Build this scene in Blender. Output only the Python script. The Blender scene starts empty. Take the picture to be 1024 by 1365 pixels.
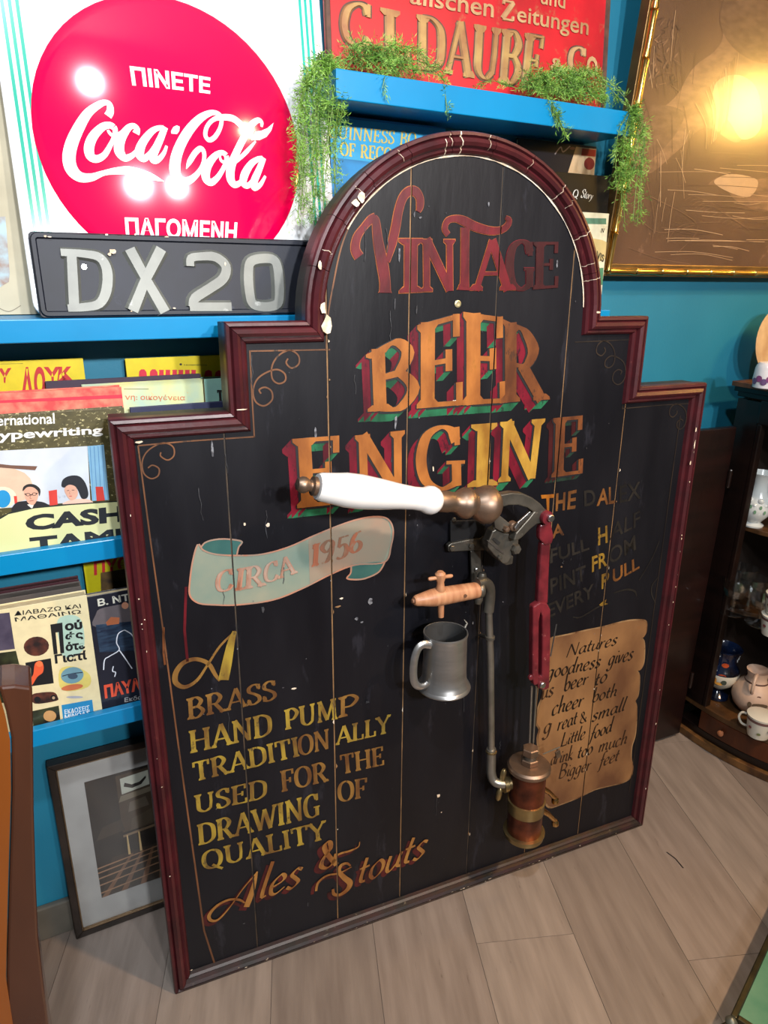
import bpy, bmesh, math, random
from mathutils import Vector, Matrix, noise
PI = math.pi
LAMP = 80
SC = bpy.context.scene
COL = SC.collection

# ------------------------------------------------------------------ camera
F_PX, PITCH, YAW, ROLL, CZ = 935.509, 0.3398035, 0.4771246, 0.0182462, 1.2141382
FW = Vector((math.sin(YAW)*math.cos(PITCH), math.cos(YAW)*math.cos(PITCH), -math.sin(PITCH)))
_r = Vector((math.cos(YAW), -math.sin(YAW), 0)); _u = _r.cross(FW)
RT = _r*math.cos(ROLL)+_u*math.sin(ROLL); UP = -_r*math.sin(ROLL)+_u*math.cos(ROLL)
CAM = Vector((0, 0, CZ))
cd = bpy.data.cameras.new('camera'); co = bpy.data.objects.new('camera', cd); COL.objects.link(co)
cd.sensor_fit = 'VERTICAL'; cd.sensor_height = 24; cd.sensor_width = 18
cd.lens = F_PX/1365*24; cd.clip_start = .02
co.matrix_world = Matrix(((RT.x, UP.x, -FW.x, 0), (RT.y, UP.y, -FW.y, 0), (RT.z, UP.z, -FW.z, CZ), (0, 0, 0, 1)))
SC.camera = co

# ------------------------------------------------------------------ light and exposure
SC.view_settings.view_transform = 'Standard'; SC.view_settings.look = 'None'
SC.view_settings.gamma = 1; SC.view_settings.use_curve_mapping = False
SC.view_settings.exposure = 0.0
w = bpy.data.worlds.new('world'); SC.world = w; w.use_nodes = True
w.node_tree.nodes['Background'].inputs[0].default_value = (.86, .92, 1, 1)
w.node_tree.nodes['Background'].inputs[1].default_value = .13
def area(name, loc, target, size, power, col, spread=180):
    l = bpy.data.lights.new(name, 'AREA'); l.shape = 'DISK'; l.size = size; l.energy = power; l.color = col; l.spread = math.radians(spread)
    o = bpy.data.objects.new(name, l); COL.objects.link(o); o.location = loc
    o.rotation_euler = (Vector(target)-Vector(loc)).to_track_quat('-Z', 'Y').to_euler(); return o
area('ceiling_spot_or_fill', (-.05, -.10, 2.38), (.15, 1.1, 1.1), .08, 21, (.90, .95, 1))
area('ceiling_spot_or_fill', (.22, -1.60, 2.02), (.2, 1.1, 1.3), .14, 11.5, (.95, .97, 1), 75)
area('ceiling_spot_or_fill', (.78, -1.80, 2.08), (.6, 1.1, 1.3), .12, 8, (1, .97, .93), 75)
area('ceiling_spot_or_fill', (1.45, -.55, 2.45), (.85, .30, .0), .12, 15, (1, .66, .38), 90)  # added warm fill for the table lamp's floor patch, not a real spot
def point(name, loc, power, col, r):
    l = bpy.data.lights.new(name, 'POINT'); l.energy = power; l.color = col; l.shadow_soft_size = r
    o = bpy.data.objects.new(name, l); COL.objects.link(o); o.location = loc
    return o

# ------------------------------------------------------------------ materials
def nodes(name):
    m = bpy.data.materials.new(name); m.use_nodes = True
    return m, m.node_tree.nodes, m.node_tree.links, m.node_tree.nodes['Principled BSDF']
def setp(b, rough, metal=0, spec=.5, coat=0):
    b.inputs['Roughness'].default_value = rough; b.inputs['Metallic'].default_value = metal
    b.inputs['Specular IOR Level'].default_value = spec; b.inputs['Coat Weight'].default_value = coat
    b.inputs['Coat Roughness'].default_value = .08
def mat(name, c1, c2=None, scale=20, stretch=(1, 1, 1), rough=.5, metal=0, spec=.5, coat=0, lo=.35, hi=.65, bump=0, bscale=None, detail=5, c3=None, rvar=0, c3t=.64):
    """noise mix of c1 and c2 (and sparse c3 specks); object coordinates, optional bump"""
    m, N, L, b = nodes(name); setp(b, rough, metal, spec, coat)
    if c2 is None: c2 = tuple(x*.86 for x in c1)
    tc = N.new('ShaderNodeTexCoord'); mp = N.new('ShaderNodeMapping'); mp.inputs['Scale'].default_value = stretch
    L.new(tc.outputs['Object'], mp.inputs['Vector'])
    nz = N.new('ShaderNodeTexNoise'); nz.inputs['Scale'].default_value = scale; nz.inputs['Detail'].default_value = detail
    L.new(mp.outputs[0], nz.inputs['Vector'])
    rp = N.new('ShaderNodeValToRGB'); rp.color_ramp.elements[0].position = lo; rp.color_ramp.elements[1].position = hi
    rp.color_ramp.elements[0].color = (*c1, 1); rp.color_ramp.elements[1].color = (*c2, 1)
    L.new(nz.outputs['Fac'], rp.inputs['Fac']); out = rp.outputs['Color']
    if c3 is not None:
        n3 = N.new('ShaderNodeTexNoise'); n3.inputs['Scale'].default_value = scale*2.3; n3.inputs['Detail'].default_value = 8
        n3.inputs['Roughness'].default_value = .7
        L.new(mp.outputs[0], n3.inputs['Vector'])
        r3 = N.new('ShaderNodeValToRGB'); r3.color_ramp.elements[0].position = c3t; r3.color_ramp.elements[1].position = c3t+.06
        L.new(n3.outputs['Fac'], r3.inputs['Fac'])
        mx = N.new('ShaderNodeMix'); mx.data_type = 'RGBA'
        L.new(r3.outputs['Color'], mx.inputs['Factor']); L.new(out, mx.inputs[6]); mx.inputs[7].default_value = (*c3, 1)
        out = mx.outputs[2]
    L.new(out, b.inputs['Base Color'])
    if rvar:
        ma = N.new('ShaderNodeMath'); ma.operation = 'MULTIPLY_ADD'; ma.inputs[1].default_value = rvar; ma.inputs[2].default_value = rough-rvar/2
        L.new(nz.outputs['Fac'], ma.inputs[0]); L.new(ma.outputs[0], b.inputs['Roughness'])
    if bump:
        bp = N.new('ShaderNodeBump'); bp.inputs['Strength'].default_value = bump; bp.inputs['Distance'].default_value = .002
        if bscale:
            nb = N.new('ShaderNodeTexNoise'); nb.inputs['Scale'].default_value = bscale; nb.inputs['Detail'].default_value = 6
            L.new(mp.outputs[0], nb.inputs['Vector']); L.new(nb.outputs['Fac'], bp.inputs['Height'])
        else: L.new(nz.outputs['Fac'], bp.inputs['Height'])
        L.new(bp.outputs[0], b.inputs['Normal'])
    return m
def srgb(r, g, b):
    f = lambda c: (c/255/12.92) if c/255 <= .04045 else ((c/255+.055)/1.055)**2.4
    return (f(r), f(g), f(b))
def glass(name, tint=(1, 1, 1), rough=.03, gloss=1.0, body=0.0):
    m, N, L, b = nodes(name)
    tr = N.new('ShaderNodeBsdfTransparent'); tr.inputs[0].default_value = (*tint, 1)
    gl = N.new('ShaderNodeBsdfGlossy'); gl.inputs['Roughness'].default_value = rough
    fr = N.new('ShaderNodeLayerWeight'); fr.inputs['Blend'].default_value = .5      # 0 face-on, 1 grazing
    pw_ = N.new('ShaderNodeMath'); pw_.operation = 'POWER'; pw_.inputs[1].default_value = 4.5; L.new(fr.outputs['Facing'], pw_.inputs[0])
    ma = N.new('ShaderNodeMath'); ma.operation = 'MULTIPLY_ADD'; ma.inputs[1].default_value = .9; ma.inputs[2].default_value = .04*gloss+body; ma.use_clamp = True
    L.new(pw_.outputs[0], ma.inputs[0])
    mx = N.new('ShaderNodeMixShader'); L.new(ma.outputs[0], mx.inputs[0]); L.new(tr.outputs[0], mx.inputs[1]); L.new(gl.outputs[0], mx.inputs[2])
    L.new(mx.outputs[0], N['Material Output'].inputs['Surface']); return m
def emit(name, col, s):
    m, N, L, b = nodes(name); b.inputs['Emission Color'].default_value = (*col, 1); b.inputs['Emission Strength'].default_value = s
    b.inputs['Base Color'].default_value = (*col, 1); return m
_flat = {}
def P(r, g, b, rough=.55):
    """printed ink colour, sRGB, with faint paper variation"""
    k = (r, g, b, rough)
    if k not in _flat: _flat[k] = mat('ink_%02x%02x%02x' % (r, g, b), srgb(r, g, b), tuple(x*.9 for x in srgb(r, g, b)), 60, rough=rough)
    return _flat[k]

# ------------------------------------------------------------------ planes: points of real surfaces in the room
class Plane:
    """O origin, yaw about Z, lean back from vertical; local x along, z up the face, y away from the viewer"""
    def __init__(s, O, yaw=0, lean=0):
        s.O = Vector(O); s.yaw = yaw; s.lean = lean
        s.U = Vector((math.cos(yaw), math.sin(yaw), 0)); n = Vector((-math.sin(yaw), math.cos(yaw), 0))
        s.V = Vector((0, 0, 1))*math.cos(lean)+n*math.sin(lean); s.N = s.V.cross(s.U)   # into the wall
    def px(s, x, y, off=0):
        d = FW+RT*((x-512)/F_PX)+UP*((682.5-y)/F_PX)
        o = s.O-s.N*off; t = (o-CAM).dot(s.N)/d.dot(s.N); p = CAM+d*t-s.O
        return (p.dot(s.U), p.dot(s.V))
    def M(s):
        return Matrix(((s.U.x, s.N.x, s.V.x, s.O.x), (s.U.y, s.N.y, s.V.y, s.O.y), (s.U.z, s.N.z, s.V.z, s.O.z), (0, 0, 0, 1)))
    def at(s, u, v=0, off=0):
        return Plane(s.O+s.U*u+s.V*v-s.N*off, s.yaw, s.lean)
def ray(x, y): return FW+RT*((x-512)/F_PX)+UP*((682.5-y)/F_PX)
def at_y(x, y, Y): d = ray(x, y); return CAM+d*(Y/d.y)
def at_z(x, y, Z): d = ray(x, y); return CAM+d*((Z-CZ)/d.z)

# ------------------------------------------------------------------ objects
def tag(o, label, cat, group=None, kind=None):
    if label: o['label'] = label
    if cat: o['category'] = cat
    if group: o['group'] = group
    if kind: o['kind'] = kind
    return o
def thing(name, label, cat, M, group=None):
    o = bpy.data.objects.new(name, None); COL.objects.link(o); o.empty_display_size = .02
    o.matrix_world = M if isinstance(M, Matrix) else Matrix.Translation(M)
    return tag(o, label, cat, group)
class MB:
    def __init__(s): s.v = []; s.f = []; s.mi = []; s.mats = []; s.cur = 0; s.warp = None; s.lay = 0
    def mat(s, m):
        if m not in s.mats: s.mats.append(m)
        s.cur = s.mats.index(m); return s
    def add(s, vs, fs):
        b = len(s.v); s.v += [tuple(q) for q in vs]
        for f in fs: s.f.append([i+b for i in f]); s.mi.append(s.cur)
    def box(s, x0, x1, y0, y1, z0, z1):
        s.add([(x0, y0, z0), (x1, y0, z0), (x1, y1, z0), (x0, y1, z0), (x0, y0, z1), (x1, y0, z1), (x1, y1, z1), (x0, y1, z1)],
              [(0, 3, 2, 1), (4, 5, 6, 7), (0, 1, 5, 4), (1, 2, 6, 5), (2, 3, 7, 6), (3, 0, 4, 7)]); return s
    def flat(s, poly, y=None, dy=.000005):
        """one flat polygon facing the viewer; each gets its own tiny depth"""
        if y is None: y = 0
        s.lay += 1; yy = y-(s.lay % 40)*dy
        s.add([(p[0], yy+(s.warp(p[0], p[1]) if s.warp else 0), p[1]) for p in poly], [list(range(len(poly)))]); return s
    def rect(s, x0, z0, x1, z1, y=0): return s.flat([(x0, z0), (x1, z0), (x1, z1), (x0, z1)], y)
    def prism(s, poly, y0, y1):
        n = len(poly); a = sum(poly[i][0]*poly[(i+1) % n][1]-poly[(i+1) % n][0]*poly[i][1] for i in range(n))
        if a < 0: poly = poly[::-1]
        s.add([(p[0], y0, p[1]) for p in poly]+[(p[0], y1, p[1]) for p in poly],
              [list(range(n)), list(range(2*n-1, n-1, -1))]+[(i, n+i, n+(i+1) % n, (i+1) % n) for i in range(n)]); return s
    def ribbon(s, pts, y=0, closed=False):
        """pts (x,z,width): closed outline strip"""
        L, R = edges(pts, closed); n = len(L)
        s.lay += 1; yy = y-(s.lay % 40)*.000005; w = s.warp or (lambda a, b: 0)
        vs = [(p[0], yy+w(*p), p[1]) for p in L]+[(p[0], yy+w(*p), p[1]) for p in R]
        fs = [(i, n+i, n+i+1, i+1) for i in range(n-1)]
        if closed: fs.append((n-1, 2*n-1, n, 0))
        s.add(vs, fs); return s
    def ridge(s, pts, h, y=0, inset=.35, closed=False):
        """raised stroke with sloped sides"""
        L, R = edges(pts, closed); L2, R2 = edges([(a, b, c*(1-inset)) for a, b, c in pts], closed); n = len(L)
        s.lay += 1; d = (s.lay % 20)*.00004
        vs = [(p[0], y, p[1]) for p in L]+[(p[0], y-h-d, p[1]) for p in L2]+[(p[0], y-h-d, p[1]) for p in R2]+[(p[0], y, p[1]) for p in R]
        fs = []
        m = n if closed else n-1
        for i in range(m):
            j = (i+1) % n
            for k in range(3): fs.append((k*n+i, (k+1)*n+i, (k+1)*n+j, k*n+j))
        if not closed: fs += [(0, n, 2*n, 3*n), (n-1, 4*n-1, 3*n-1, 2*n-1)]
        s.add(vs, fs); return s
    def lathe(s, prof, c=(0, 0, 0), ax=(0, 0, 1), n=28, sx=1, caps=True):
        """prof list of (radius, distance along axis)"""
        ax = Vector(ax).normalized(); c = Vector(c)
        t = Vector((1, 0, 0)) if abs(ax.x) < .8 else Vector((0, 1, 0)); a = (t-ax*t.dot(ax)).normalized(); b = ax.cross(a)
        vs = []
        for r, h in prof:
            for i in range(n):
                q = 2*PI*i/n; vs.append(c+ax*h+(a*math.cos(q)*sx+b*math.sin(q))*r)
        fs = [(k*n+i, k*n+(i+1) % n, (k+1)*n+(i+1) % n, (k+1)*n+i) for k in range(len(prof)-1) for i in range(n)]
        if caps and prof[0][0] > 1e-5: fs.append(list(range(n))[::-1])
        if caps and prof[-1][0] > 1e-5: fs.append([(len(prof)-1)*n+i for i in range(n)])
        s.add(vs, fs); return s
    def tube(s, pts, r, n=10, flat=None):
        pts = [Vector(p) for p in pts]; rr = r if isinstance(r, (list, tuple)) else [r]*len(pts); up = Vector((.13, .21, .97)); vs = []
        pa = None
        for i, p in enumerate(pts):
            d = (pts[min(i+1, len(pts)-1)]-pts[max(i-1, 0)]).normalized()
            a = d.cross(up) if pa is None else pa-d*pa.dot(d)
            if a.length < 1e-4: a = d.cross(Vector((1, 0, 0)))
            a.normalize(); pa = a; b = d.cross(a)
            for k in range(n):
                q = 2*PI*k/n; vs.append(p+(a*math.cos(q)+b*math.sin(q)*(flat or 1))*rr[i])
        m = len(pts); fs = [(k*n+i, k*n+(i+1) % n, (k+1)*n+(i+1) % n, (k+1)*n+i) for k in range(m-1) for i in range(n)]
        fs += [list(range(n))[::-1], [(m-1)*n+i for i in range(n)]]
        s.add(vs, fs); return s
    def build(s, name, m=None, parent=None, smooth=False, bevel=0, label=None, fix=True, kind=None, M=None):
        if not s.v: return None
        me = bpy.data.meshes.new(name); me.from_pydata(s.v, [], s.f)
        ms = s.mats if s.mats else [m]
        for x in ms: me.materials.append(x)
        if s.mats: me.polygons.foreach_set('material_index', s.mi)
        if smooth: me.polygons.foreach_set('use_smooth', [True]*len(me.polygons))
        if fix:
            bm = bmesh.new(); bm.from_mesh(me); bmesh.ops.recalc_face_normals(bm, faces=bm.faces); bm.to_mesh(me); bm.free()
        me.update()
        o = bpy.data.objects.new(name, me); COL.objects.link(o)
        if parent: o.parent = parent
        elif M is not None: o.matrix_world = M
        if bevel:
            b = o.modifiers.new('bevel', 'BEVEL'); b.width = bevel; b.segments = 2; b.limit_method = 'ANGLE'; b.angle_limit = .6
        if smooth:
            try: me.set_sharp_from_angle(angle=math.radians(40))
            except Exception: pass
        if label: o['label'] = label
        if kind: o['kind'] = kind
        return o
def edges(pts, closed=False):
    n = len(pts); L = []; R = []
    for i in range(n):
        p = pts[i]
        if closed: a, b = pts[(i-1) % n], pts[(i+1) % n]
        else: a, b = pts[max(i-1, 0)], pts[min(i+1, n-1)]
        d0 = Vector((p[0]-a[0], p[1]-a[1])); d1 = Vector((b[0]-p[0], b[1]-p[1]))
        if d0.length < 1e-9: d0 = d1
        if d1.length < 1e-9: d1 = d0
        if d0.length < 1e-9: d0 = d1 = Vector((1, 0))
        d0.normalize(); d1.normalize(); d = d0+d1
        if d.length < .3: d = d1.copy()
        d.normalize(); k = min(1/max(d.dot(d1), .35), 1.8); h = p[2]*.5*k
        L.append((p[0]-d.y*h, p[1]+d.x*h)); R.append((p[0]+d.y*h, p[1]-d.x*h))
    return L, R
def cr(pts, closed=False, k=6):
    """Catmull-Rom through tuples of any length"""
    n = len(pts); out = []
    g = (lambda i: pts[i % n]) if closed else (lambda i: pts[min(max(i, 0), n-1)])
    for i in range(n if closed else n-1):
        p0, p1, p2, p3 = g(i-1), g(i), g(i+1), g(i+2)
        for j in range(k):
            t = j/k; out.append(tuple(.5*((2*b)+(-a+c)*t+(2*a-5*b+4*c-d)*t*t+(-a+3*b-3*c+d)*t**3) for a, b, c, d in zip(p0, p1, p2, p3)))
    if not closed: out.append(tuple(pts[-1]))
    return out

# ------------------------------------------------------------------ brush lettering
def SS(*p): return ('S', p)
def CC(*p): return ('C', p)
O_ = ((.40, .98), (.16, .84), (.08, .5), (.16, .16), (.40, .02), (.64, .16), (.72, .5), (.64, .84))
C_ = ((.64, .76), (.56, .93), (.38, .98), (.16, .84), (.08, .5), (.16, .16), (.38, .02), (.56, .07), (.67, .24))
st = lambda x, f=1: ('S', ((x, 0), (x, 1)), f, 'be')
CAPS = {
 'A': (.80, [('S', ((.08, 0), (.40, 1)), .55, 'b'), ('S', ((.40, 1), (.72, 0)), 1, 'e'), SS((.2, .34), (.6, .34))]),
 'B': (.70, [st(.16), CC((.16, .97), (.40, .97), (.56, .76), (.40, .53), (.16, .53)), CC((.16, .53), (.42, .53), (.62, .28), (.42, .03), (.16, .03))]),
 'C': (.74, [CC(*C_), ('S', ((.66, .70), (.66, .98)), .45, '')]),
 'D': (.80, [st(.16), CC((.16, .97), (.42, .96), (.66, .80), (.71, .5), (.66, .20), (.42, .04), (.16, .03))]),
 'E': (.68, [st(.16), SS((.16, .97), (.58, .97)), SS((.16, .52), (.46, .52)), SS((.16, .03), (.62, .03)), ('S', ((.57, 1), (.57, .76)), .4, ''), ('S', ((.61, 0), (.61, .26)), .4, ''), ('S', ((.46, .40), (.46, .64)), .4, '')]),
 'F': (.62, [st(.16), SS((.16, .97), (.58, .97)), SS((.16, .50), (.44, .50)), ('S', ((.57, 1), (.57, .76)), .4, ''), ('S', ((.44, .38), (.44, .62)), .4, '')]),
 'G': (.80, [CC(*C_[:-1], (.64, .14)), ('S', ((.66, .70), (.66, .98)), .45, ''), ('S', ((.64, .42), (.64, .05)), .9, ''), SS((.48, .43), (.78, .43))]),
 'H': (.86, [st(.16), st(.70), SS((.16, .52), (.70, .52))]),
 'I': (.34, [st(.17)]),
 'K': (.78, [st(.16), ('S', ((.62, 1), (.2, .46)), .5, 'b'), ('S', ((.32, .6), (.68, 0)), 1, 'e')]),
 'L': (.62, [st(.16), SS((.16, .03), (.56, .03)), ('S', ((.56, 0), (.56, .28)), .4, '')]),
 'M': (1.0, [('S', ((.14, 0), (.17, 1)), .55, 'be'), SS((.17, 1), (.50, .06)), ('S', ((.50, .06), (.83, 1)), .55, ''), ('S', ((.83, 1), (.86, 0)), 1, 'be')]),
 'N': (.86, [('S', ((.15, 0), (.15, 1)), .65, 'be'), SS((.15, 1), (.70, .02)), ('S', ((.70, .0), (.70, 1)), .65, 'e')]),
 'O': (.80, [('O', O_)]),
 'P': (.66, [st(.16), CC((.16, .97), (.42, .97), (.60, .74), (.42, .47), (.16, .47))]),
 'Q': (.82, [('O', O_), ('C', ((.38, .2), (.55, .02), (.74, -.14)), .8, '')]),
 'R': (.76, [st(.16), CC((.16, .97), (.42, .97), (.58, .75), (.42, .50), (.16, .50)), ('S', ((.36, .5), (.66, 0)), 1, 'e')]),
 'S': (.60, [CC((.50, .78), (.44, .94), (.28, .98), (.11, .85), (.12, .66), (.30, .53), (.48, .36), (.50, .16), (.30, .02), (.14, .06), (.08, .24)), ('S', ((.51, .72), (.51, .98)), .4, ''), ('S', ((.07, .02), (.07, .30)), .4, '')]),
 'T': (.72, [st(.36), SS((.06, .97), (.66, .97)), ('S', ((.06, 1), (.06, .74)), .4, ''), ('S', ((.66, 1), (.66, .74)), .4, '')]),
 'U': (.82, [('C', ((.16, 1), (.16, .55), (.18, .18), (.40, .03), (.62, .16)), 1, 'b'), ('S', ((.66, 1), (.66, .5), (.62, .14)), .6, 'b')]),
 'V': (.78, [('S', ((.08, 1), (.40, 0)), 1, 'b'), ('S', ((.40, 0), (.70, 1)), .55, 'e')]),
 'W': (1.12, [('S', ((.08, 1), (.34, 0)), 1, 'b'), ('S', ((.34, 0), (.56, .9)), .55, ''), SS((.56, .9), (.80, 0)), ('S', ((.80, 0), (1.04, 1)), .55, 'e')]),
 'X': (.78, [('S', ((.1, 1), (.68, 0)), 1, 'be'), ('S', ((.1, 0), (.66, 1)), .5, 'be')]),
 'Y': (.74, [('S', ((.06, 1), (.36, .48)), 1, 'b'), ('S', ((.36, .48), (.66, 1)), .55, 'e'), ('S', ((.36, .5), (.36, 0)), 1, 'e')]),
 'Z': (.70, [SS((.08, .97), (.6, .97)), SS((.6, .97), (.1, .03)), SS((.1, .03), (.64, .03)), ('S', ((.08, 1), (.08, .78)), .4, ''), ('S', ((.64, 0), (.64, .24)), .4, '')]),
 '1': (.40, [st(.2), ('S', ((.2, .98), (.06, .80)), .6, '')]),
 '9': (.60, [('O', ((.30, .98), (.10, .84), (.08, .66), (.28, .48), (.48, .62), (.50, .84))), CC((.50, .74), (.50, .4), (.36, .08), (.12, .02))]),
 '5': (.58, [SS((.16, .96), (.50, .96)), ('S', ((.16, .97), (.12, .55)), .5, ''), CC((.12, .55), (.34, .62), (.50, .40), (.46, .12), (.26, .02), (.06, .10))]),
 '6': (.60, [('O', ((.30, .54), (.11, .38), (.12, .16), (.30, .02), (.50, .16), (.50, .40))), CC((.10, .3), (.12, .62), (.26, .90), (.48, .98))]),
 '.': (.24, [SS((.12, .0), (.12, .14))]), ' ': (.4, []),
 '&': (.80, [CC((.66, .45), (.52, .12), (.30, .02), (.08, .16), (.16, .44), (.40, .68), (.38, .92), (.24, .98), (.14, .84), (.28, .55), (.68, .02))]),
}
BW = ((.36, .44), (.24, .50), (.09, .36), (.07, .12), (.18, .0), (.32, .12), (.37, .34))
LOW = {
 'a': (.48, [CC(*BW), CC((.39, .5), (.36, .14), (.47, .04))]),
 'b': (.46, [CC((.12, 1), (.10, .5), (.09, .06)), CC((.10, .28), (.26, .5), (.40, .36), (.35, .08), (.2, .0), (.09, .08))]),
 'c': (.40, [CC((.35, .42), (.23, .5), (.07, .32), (.09, .06), (.22, .0), (.38, .10))]),
 'd': (.50, [CC(*BW), CC((.44, 1), (.38, .14), (.48, .04))]),
 'e': (.42, [CC((.08, .22), (.30, .30), (.34, .42), (.23, .5), (.07, .32), (.09, .06), (.22, .0), (.40, .12))]),
 'f': (.32, [CC((.40, .93), (.30, 1), (.20, .8), (.16, .3), (.10, -.25), (-.02, -.32)), SS((.05, .46), (.32, .46))]),
 'g': (.48, [CC(*BW), CC((.39, .5), (.36, 0), (.28, -.30), (.10, -.34), (.03, -.22))]),
 'h': (.48, [CC((.12, 1), (.10, .5), (.08, 0)), CC((.09, .26), (.24, .48), (.36, .42), (.34, .1), (.45, .04))]),
 'i': (.22, [CC((.12, .48), (.09, .1), (.20, .04)), SS((.13, .68), (.15, .75))]),
 'k': (.42, [CC((.12, 1), (.10, .5), (.08, 0)), CC((.34, .5), (.12, .24), (.24, .16), (.40, .0))]),
 'l': (.22, [CC((.14, 1), (.09, .12), (.20, .04))]),
 'm': (.72, [CC((.10, .5), (.08, 0)), CC((.09, .24), (.22, .48), (.32, .42), (.30, 0)), CC((.31, .24), (.46, .48), (.57, .42), (.56, .1), (.68, .04))]),
 'n': (.48, [CC((.10, .5), (.08, 0)), CC((.09, .24), (.24, .48), (.36, .42), (.34, .1), (.45, .04))]),
 'o': (.44, [('O', ((.24, .50), (.08, .36), (.07, .14), (.20, .0), (.36, .14), (.37, .36)))]),
 'r': (.36, [CC((.10, .5), (.08, 0)), CC((.09, .24), (.20, .44), (.34, .46))]),
 's': (.38, [CC((.33, .44), (.20, .5), (.10, .38), (.20, .26), (.30, .13), (.18, .0), (.04, .07))]),
 't': (.30, [CC((.16, .76), (.11, .14), (.24, .04)), SS((.02, .48), (.28, .48))]),
 'u': (.48, [CC((.10, .48), (.08, .12), (.18, .0), (.36, .2)), CC((.39, .48), (.36, .12), (.47, .04))]),
 'v': (.40, [CC((.06, .48), (.16, .02), (.36, .48))]),
 'w': (.60, [CC((.06, .48), (.15, .02), (.32, .46)), CC((.32, .46), (.38, .02), (.56, .48))]),
 'y': (.44, [CC((.06, .48), (.20, .04)), CC((.38, .48), (.20, -.05), (.0, -.32))]),
}
def glyph_strokes(ch, W, T, nib):
    """list of (points with widths, closed) and serif polygons, in unit coordinates"""
    adv, strokes = (LOW if ch in LOW else CAPS)[ch]; out = []; ser = []
    cn, sn = math.cos(nib), math.sin(nib)
    for s in strokes:
        typ, pts = s[0], s[1]; f = s[2] if len(s) > 2 else 1; sf = s[3] if len(s) > 3 else ''
        closed = typ == 'O'; q = list(pts) if typ == 'S' else cr(pts, closed, 5); n = len(q); r = []
        for i, p in enumerate(q):
            a = q[(i-1) % n] if closed else q[max(i-1, 0)]; b = q[(i+1) % n] if closed else q[min(i+1, n-1)]
            d = Vector((b[0]-a[0], b[1]-a[1])); d = d.normalized() if d.length > 1e-9 else Vector((0, 1))
            r.append((p[0], p[1], math.hypot(W*f*abs(cn*d.y-sn*d.x), T)))
        out.append((r, closed))
        for k, fl in ((0, 'b'), (-1, 'e')):
            if fl in sf and nib == 0:
                x, y, wd = r[k]; up = y < .5; sg = 1 if up else -1; sw = max(wd*1.0, T)+W*.62; t = T*.85
                ser.append([(x-sw/2, y), (x+sw/2, y), (x+sw/2, y+sg*t), (x+wd/2, y+sg*t*2.1), (x-wd/2, y+sg*t*2.1), (x-sw/2, y+sg*t)])
    return adv, out, ser
def quad_map(q):
    """q = bl, br, tl, tr in plane coordinates"""
    bl, br, tl, tr = [Vector(a) for a in q]
    return lambda s, t: tuple((bl*(1-s)+br*s)*(1-t)+(tl*(1-s)+tr*s)*t)
def text_shapes(text, q, W=.2, T=.07, nib=0, grow=0, gap=0):
    """polygons ('r', strip) / ('p', poly) in plane coordinates; q quad"""
    tot = sum((LOW if c in LOW else CAPS)[c][0]+gap for c in text)-gap; f = quad_map(q); x0 = 0; res = []
    bl, br, tl, tr = [Vector(a) for a in q]
    hgt = ((tl-bl).length+(tr-br).length)/2; wdt = ((br-bl).length+(tr-tl).length)/2; kx = wdt/tot
    for ch in text:
        adv, sts, ser = glyph_strokes(ch, W, T, nib)
        for r, closed in sts:
            pp = []
            for (x, y, wd) in r: a = f((x+x0)/tot, y); pp.append((a[0], a[1], wd*min(hgt, hgt*.35+kx*.65)+grow))
            res.append(('r', pp, closed))
        for poly in ser:
            cx = sum(p[0] for p in poly)/6; cy = sum(p[1] for p in poly)/6
            g = grow/hgt*.5; pl = [(p[0]+(g if p[0] > cx else -g), p[1]+(g if p[1] > cy else -g)) for p in poly] if grow else poly
            res.append(('p', [f((p[0]+x0)/tot, p[1]) for p in pl], False))
        x0 += adv+gap
    return res
def draw(mb, shapes, y=0, shift=(0, 0)):
    for k, pts, closed in shapes:
        pts = [(p[0]+shift[0], p[1]+shift[1], *p[2:]) for p in pts]
        if k == 'r': mb.ribbon(pts, y, closed)
        else: mb.flat(pts, y)
def shade(mb, shapes, vec, m_side, m_under, y=0):
    """block shade: every outline edge dragged along vec, side faces and under faces in their own paint"""
    for k, pts, closed in shapes:
        if k == 'r':
            L, R = edges(pts, closed); loops = [L, R[::-1]] if closed else [L[::-1]+R]
        else: loops = [list(pts)]
        for lp in loops:
            n = len(lp); a = sum(lp[i][0]*lp[(i+1) % n][1]-lp[(i+1) % n][0]*lp[i][1] for i in range(n))
            if a < 0: lp = lp[::-1]
            for i in range(n):
                p, q = lp[i], lp[(i+1) % n]; ex, ez = q[0]-p[0], q[1]-p[1]; nx, nz = ez, -ex
                if nx*vec[0]+nz*vec[1] <= 0: continue
                mb.mat(m_side if abs(nx) > abs(nz)*.8 else m_under)
                yy = y if abs(nx) > abs(nz)*.8 else y+.0001
                mb.flat([p, q, (q[0]+vec[0], q[1]+vec[1]), (p[0]+vec[0], p[1]+vec[1])], yy, .000002)
_txt = {}
def sans_mesh(text, bold=0.0, extr=0):
    k = (text, bold, extr)
    if k in _txt: return _txt[k]
    c = bpy.data.curves.new('t', 'FONT'); c.body = text; c.offset = bold; c.resolution_u = 3; c.extrude = extr
    o = bpy.data.objects.new('t', c); COL.objects.link(o); dg = bpy.context.evaluated_depsgraph_get(); dg.update()
    me = o.evaluated_get(dg).to_mesh(); vs = [(v.co.x, v.co.y) for v in me.vertices]; fs = [list(p.vertices) for p in me.polygons]
    o.evaluated_get(dg).to_mesh_clear(); bpy.data.objects.remove(o); bpy.data.curves.remove(c)
    x0 = min(v[0] for v in vs); x1 = max(v[0] for v in vs); z0 = min(v[1] for v in vs); z1 = max(v[1] for v in vs)
    _txt[k] = ([((a-x0)/(x1-x0), (b-z0)/(z1-z0)) for a, b in vs], fs); return _txt[k]
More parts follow.
